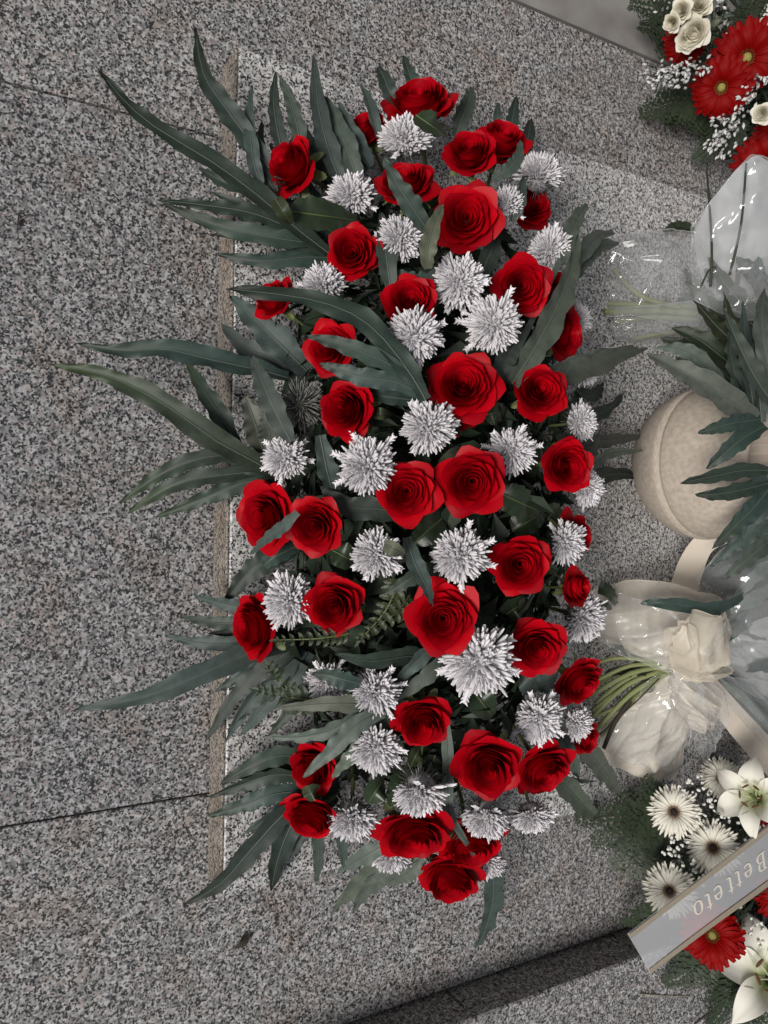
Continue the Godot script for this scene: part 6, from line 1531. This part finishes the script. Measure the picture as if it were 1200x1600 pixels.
	# grey condolence ribbon with gilt borders and lettering
	var rb = thing("grey_ribbon", "grey translucent ribbon with gilt borders lying across the lower right flowers, lettered Betteto", "ribbon")
	var lo = [Vector3(0.6495, 0.1350, -0.8724), Vector3(0.6091, 0.1450, -0.9825), Vector3(0.5756, 0.1450, -1.1229), Vector3(0.5405, 0.1350, -1.3091)]
	var hi = [Vector3(0.5814, 0.1350, -0.8264), Vector3(0.5298, 0.1450, -0.9578), Vector3(0.4786, 0.1450, -1.1201), Vector3(0.4339, 0.1350, -1.2874)]
	var mids = []
	var acr = []
	for i in 4:
		mids.append((lo[i] + hi[i]) / 2)
		acr.append(hi[i] - lo[i])
	part("ribbon_band", ribbon_mesh(mids, acr, 24), M.grey_ribbon, rb)
	for e in [[0.495, 0.39], [-0.39, -0.495]]:
		var mm = []
		var aa = []
		for i in 4:
			mm.append(mids[i] + acr[i] * (e[0] + e[1]) / 2 + Vector3(0, 0.0022, 0))
			aa.append(acr[i] * (e[0] - e[1]))
		part("gilt_border", ribbon_mesh(mm, aa, 24), M.gold, rb)
	# the letters read from the upper right to the lower left
	var font = SystemFont.new()
	font.font_names = PackedStringArray(["Droid Serif"])
	var word = "Betteto"
	var line = curve_through(mids, 120)
	var wid = curve_through(acr, 120)
	var along = [37.6, 33.6, 30.4, 27.8, 24.7, 21.6, 18.4]
	for i in word.length():
		var t = TextMesh.new()
		t.text = word[i]
		t.font = font
		t.font_size = 48
		t.pixel_size = 0.00084
		t.depth = 0.0003
		var k: int = roundi(along[i] * 2.0)
		var x = (line[k - 2] - line[k + 2]).normalized()
		var up = -wid[k].normalized()
		var z = x.cross(up).normalized()
		up = z.cross(x)
		var o = part("letter", t, M.letters, rb)
		o.transform = Transform3D(Basis(x, up, z), line[k] + z * 0.0022)


func build_litter() -> void:
	for w in [["thin dark twig with a fork lying on the paving at the left edge", "twig", [[.0008, [Vector3(-0.3097, -0.0560, -0.0547), Vector3(-0.3189, -0.0550, -0.0551), Vector3(-0.3250, -0.0560, -0.0557)]], [.0007, [Vector3(-0.3203, -0.0550, -0.0551), Vector3(-0.3259, -0.0550, -0.0615), Vector3(-0.3290, -0.0560, -0.0681)]]], M.twig],
			["pale straw lying on the border slab at the lower right", "straw", [[.0008, [Vector3(0.7797, 0.0140, -0.9889), Vector3(0.8005, 0.0140, -1.0496), Vector3(0.8191, 0.0140, -1.1100)]], [.0006, [Vector3(0.7878, 0.0150, -1.0559), Vector3(0.7946, 0.0150, -1.0874), Vector3(0.8111, 0.0140, -1.1162)]]], M.straw],
			["dark curved stalk at the bottom edge beside the large lily", "stalk", [[.002, [Vector3(0.8468, 0.0300, -1.1676), Vector3(0.8528, 0.0250, -1.1411), Vector3(0.8642, 0.0200, -1.1151)]]], M.twig]]:
		var o = thing(w[1], w[0], w[1])
		bars(o, "stalk_piece", w[2], w[3])
	var l = thing("fallen_leaf", "small crumpled brown leaf lying on the paving below the flower spray", "leaf", Transform3D(Basis(), Vector3(0.5601, -0.0560, -0.3330)))
	part("leaf_blade", blade([Vector3(-0.008, 0.001, -0.006), Vector3(0, 0.005, 0), Vector3(0.006, 0.002, 0.01)], 0.012, 1, 9), M.twig, l)
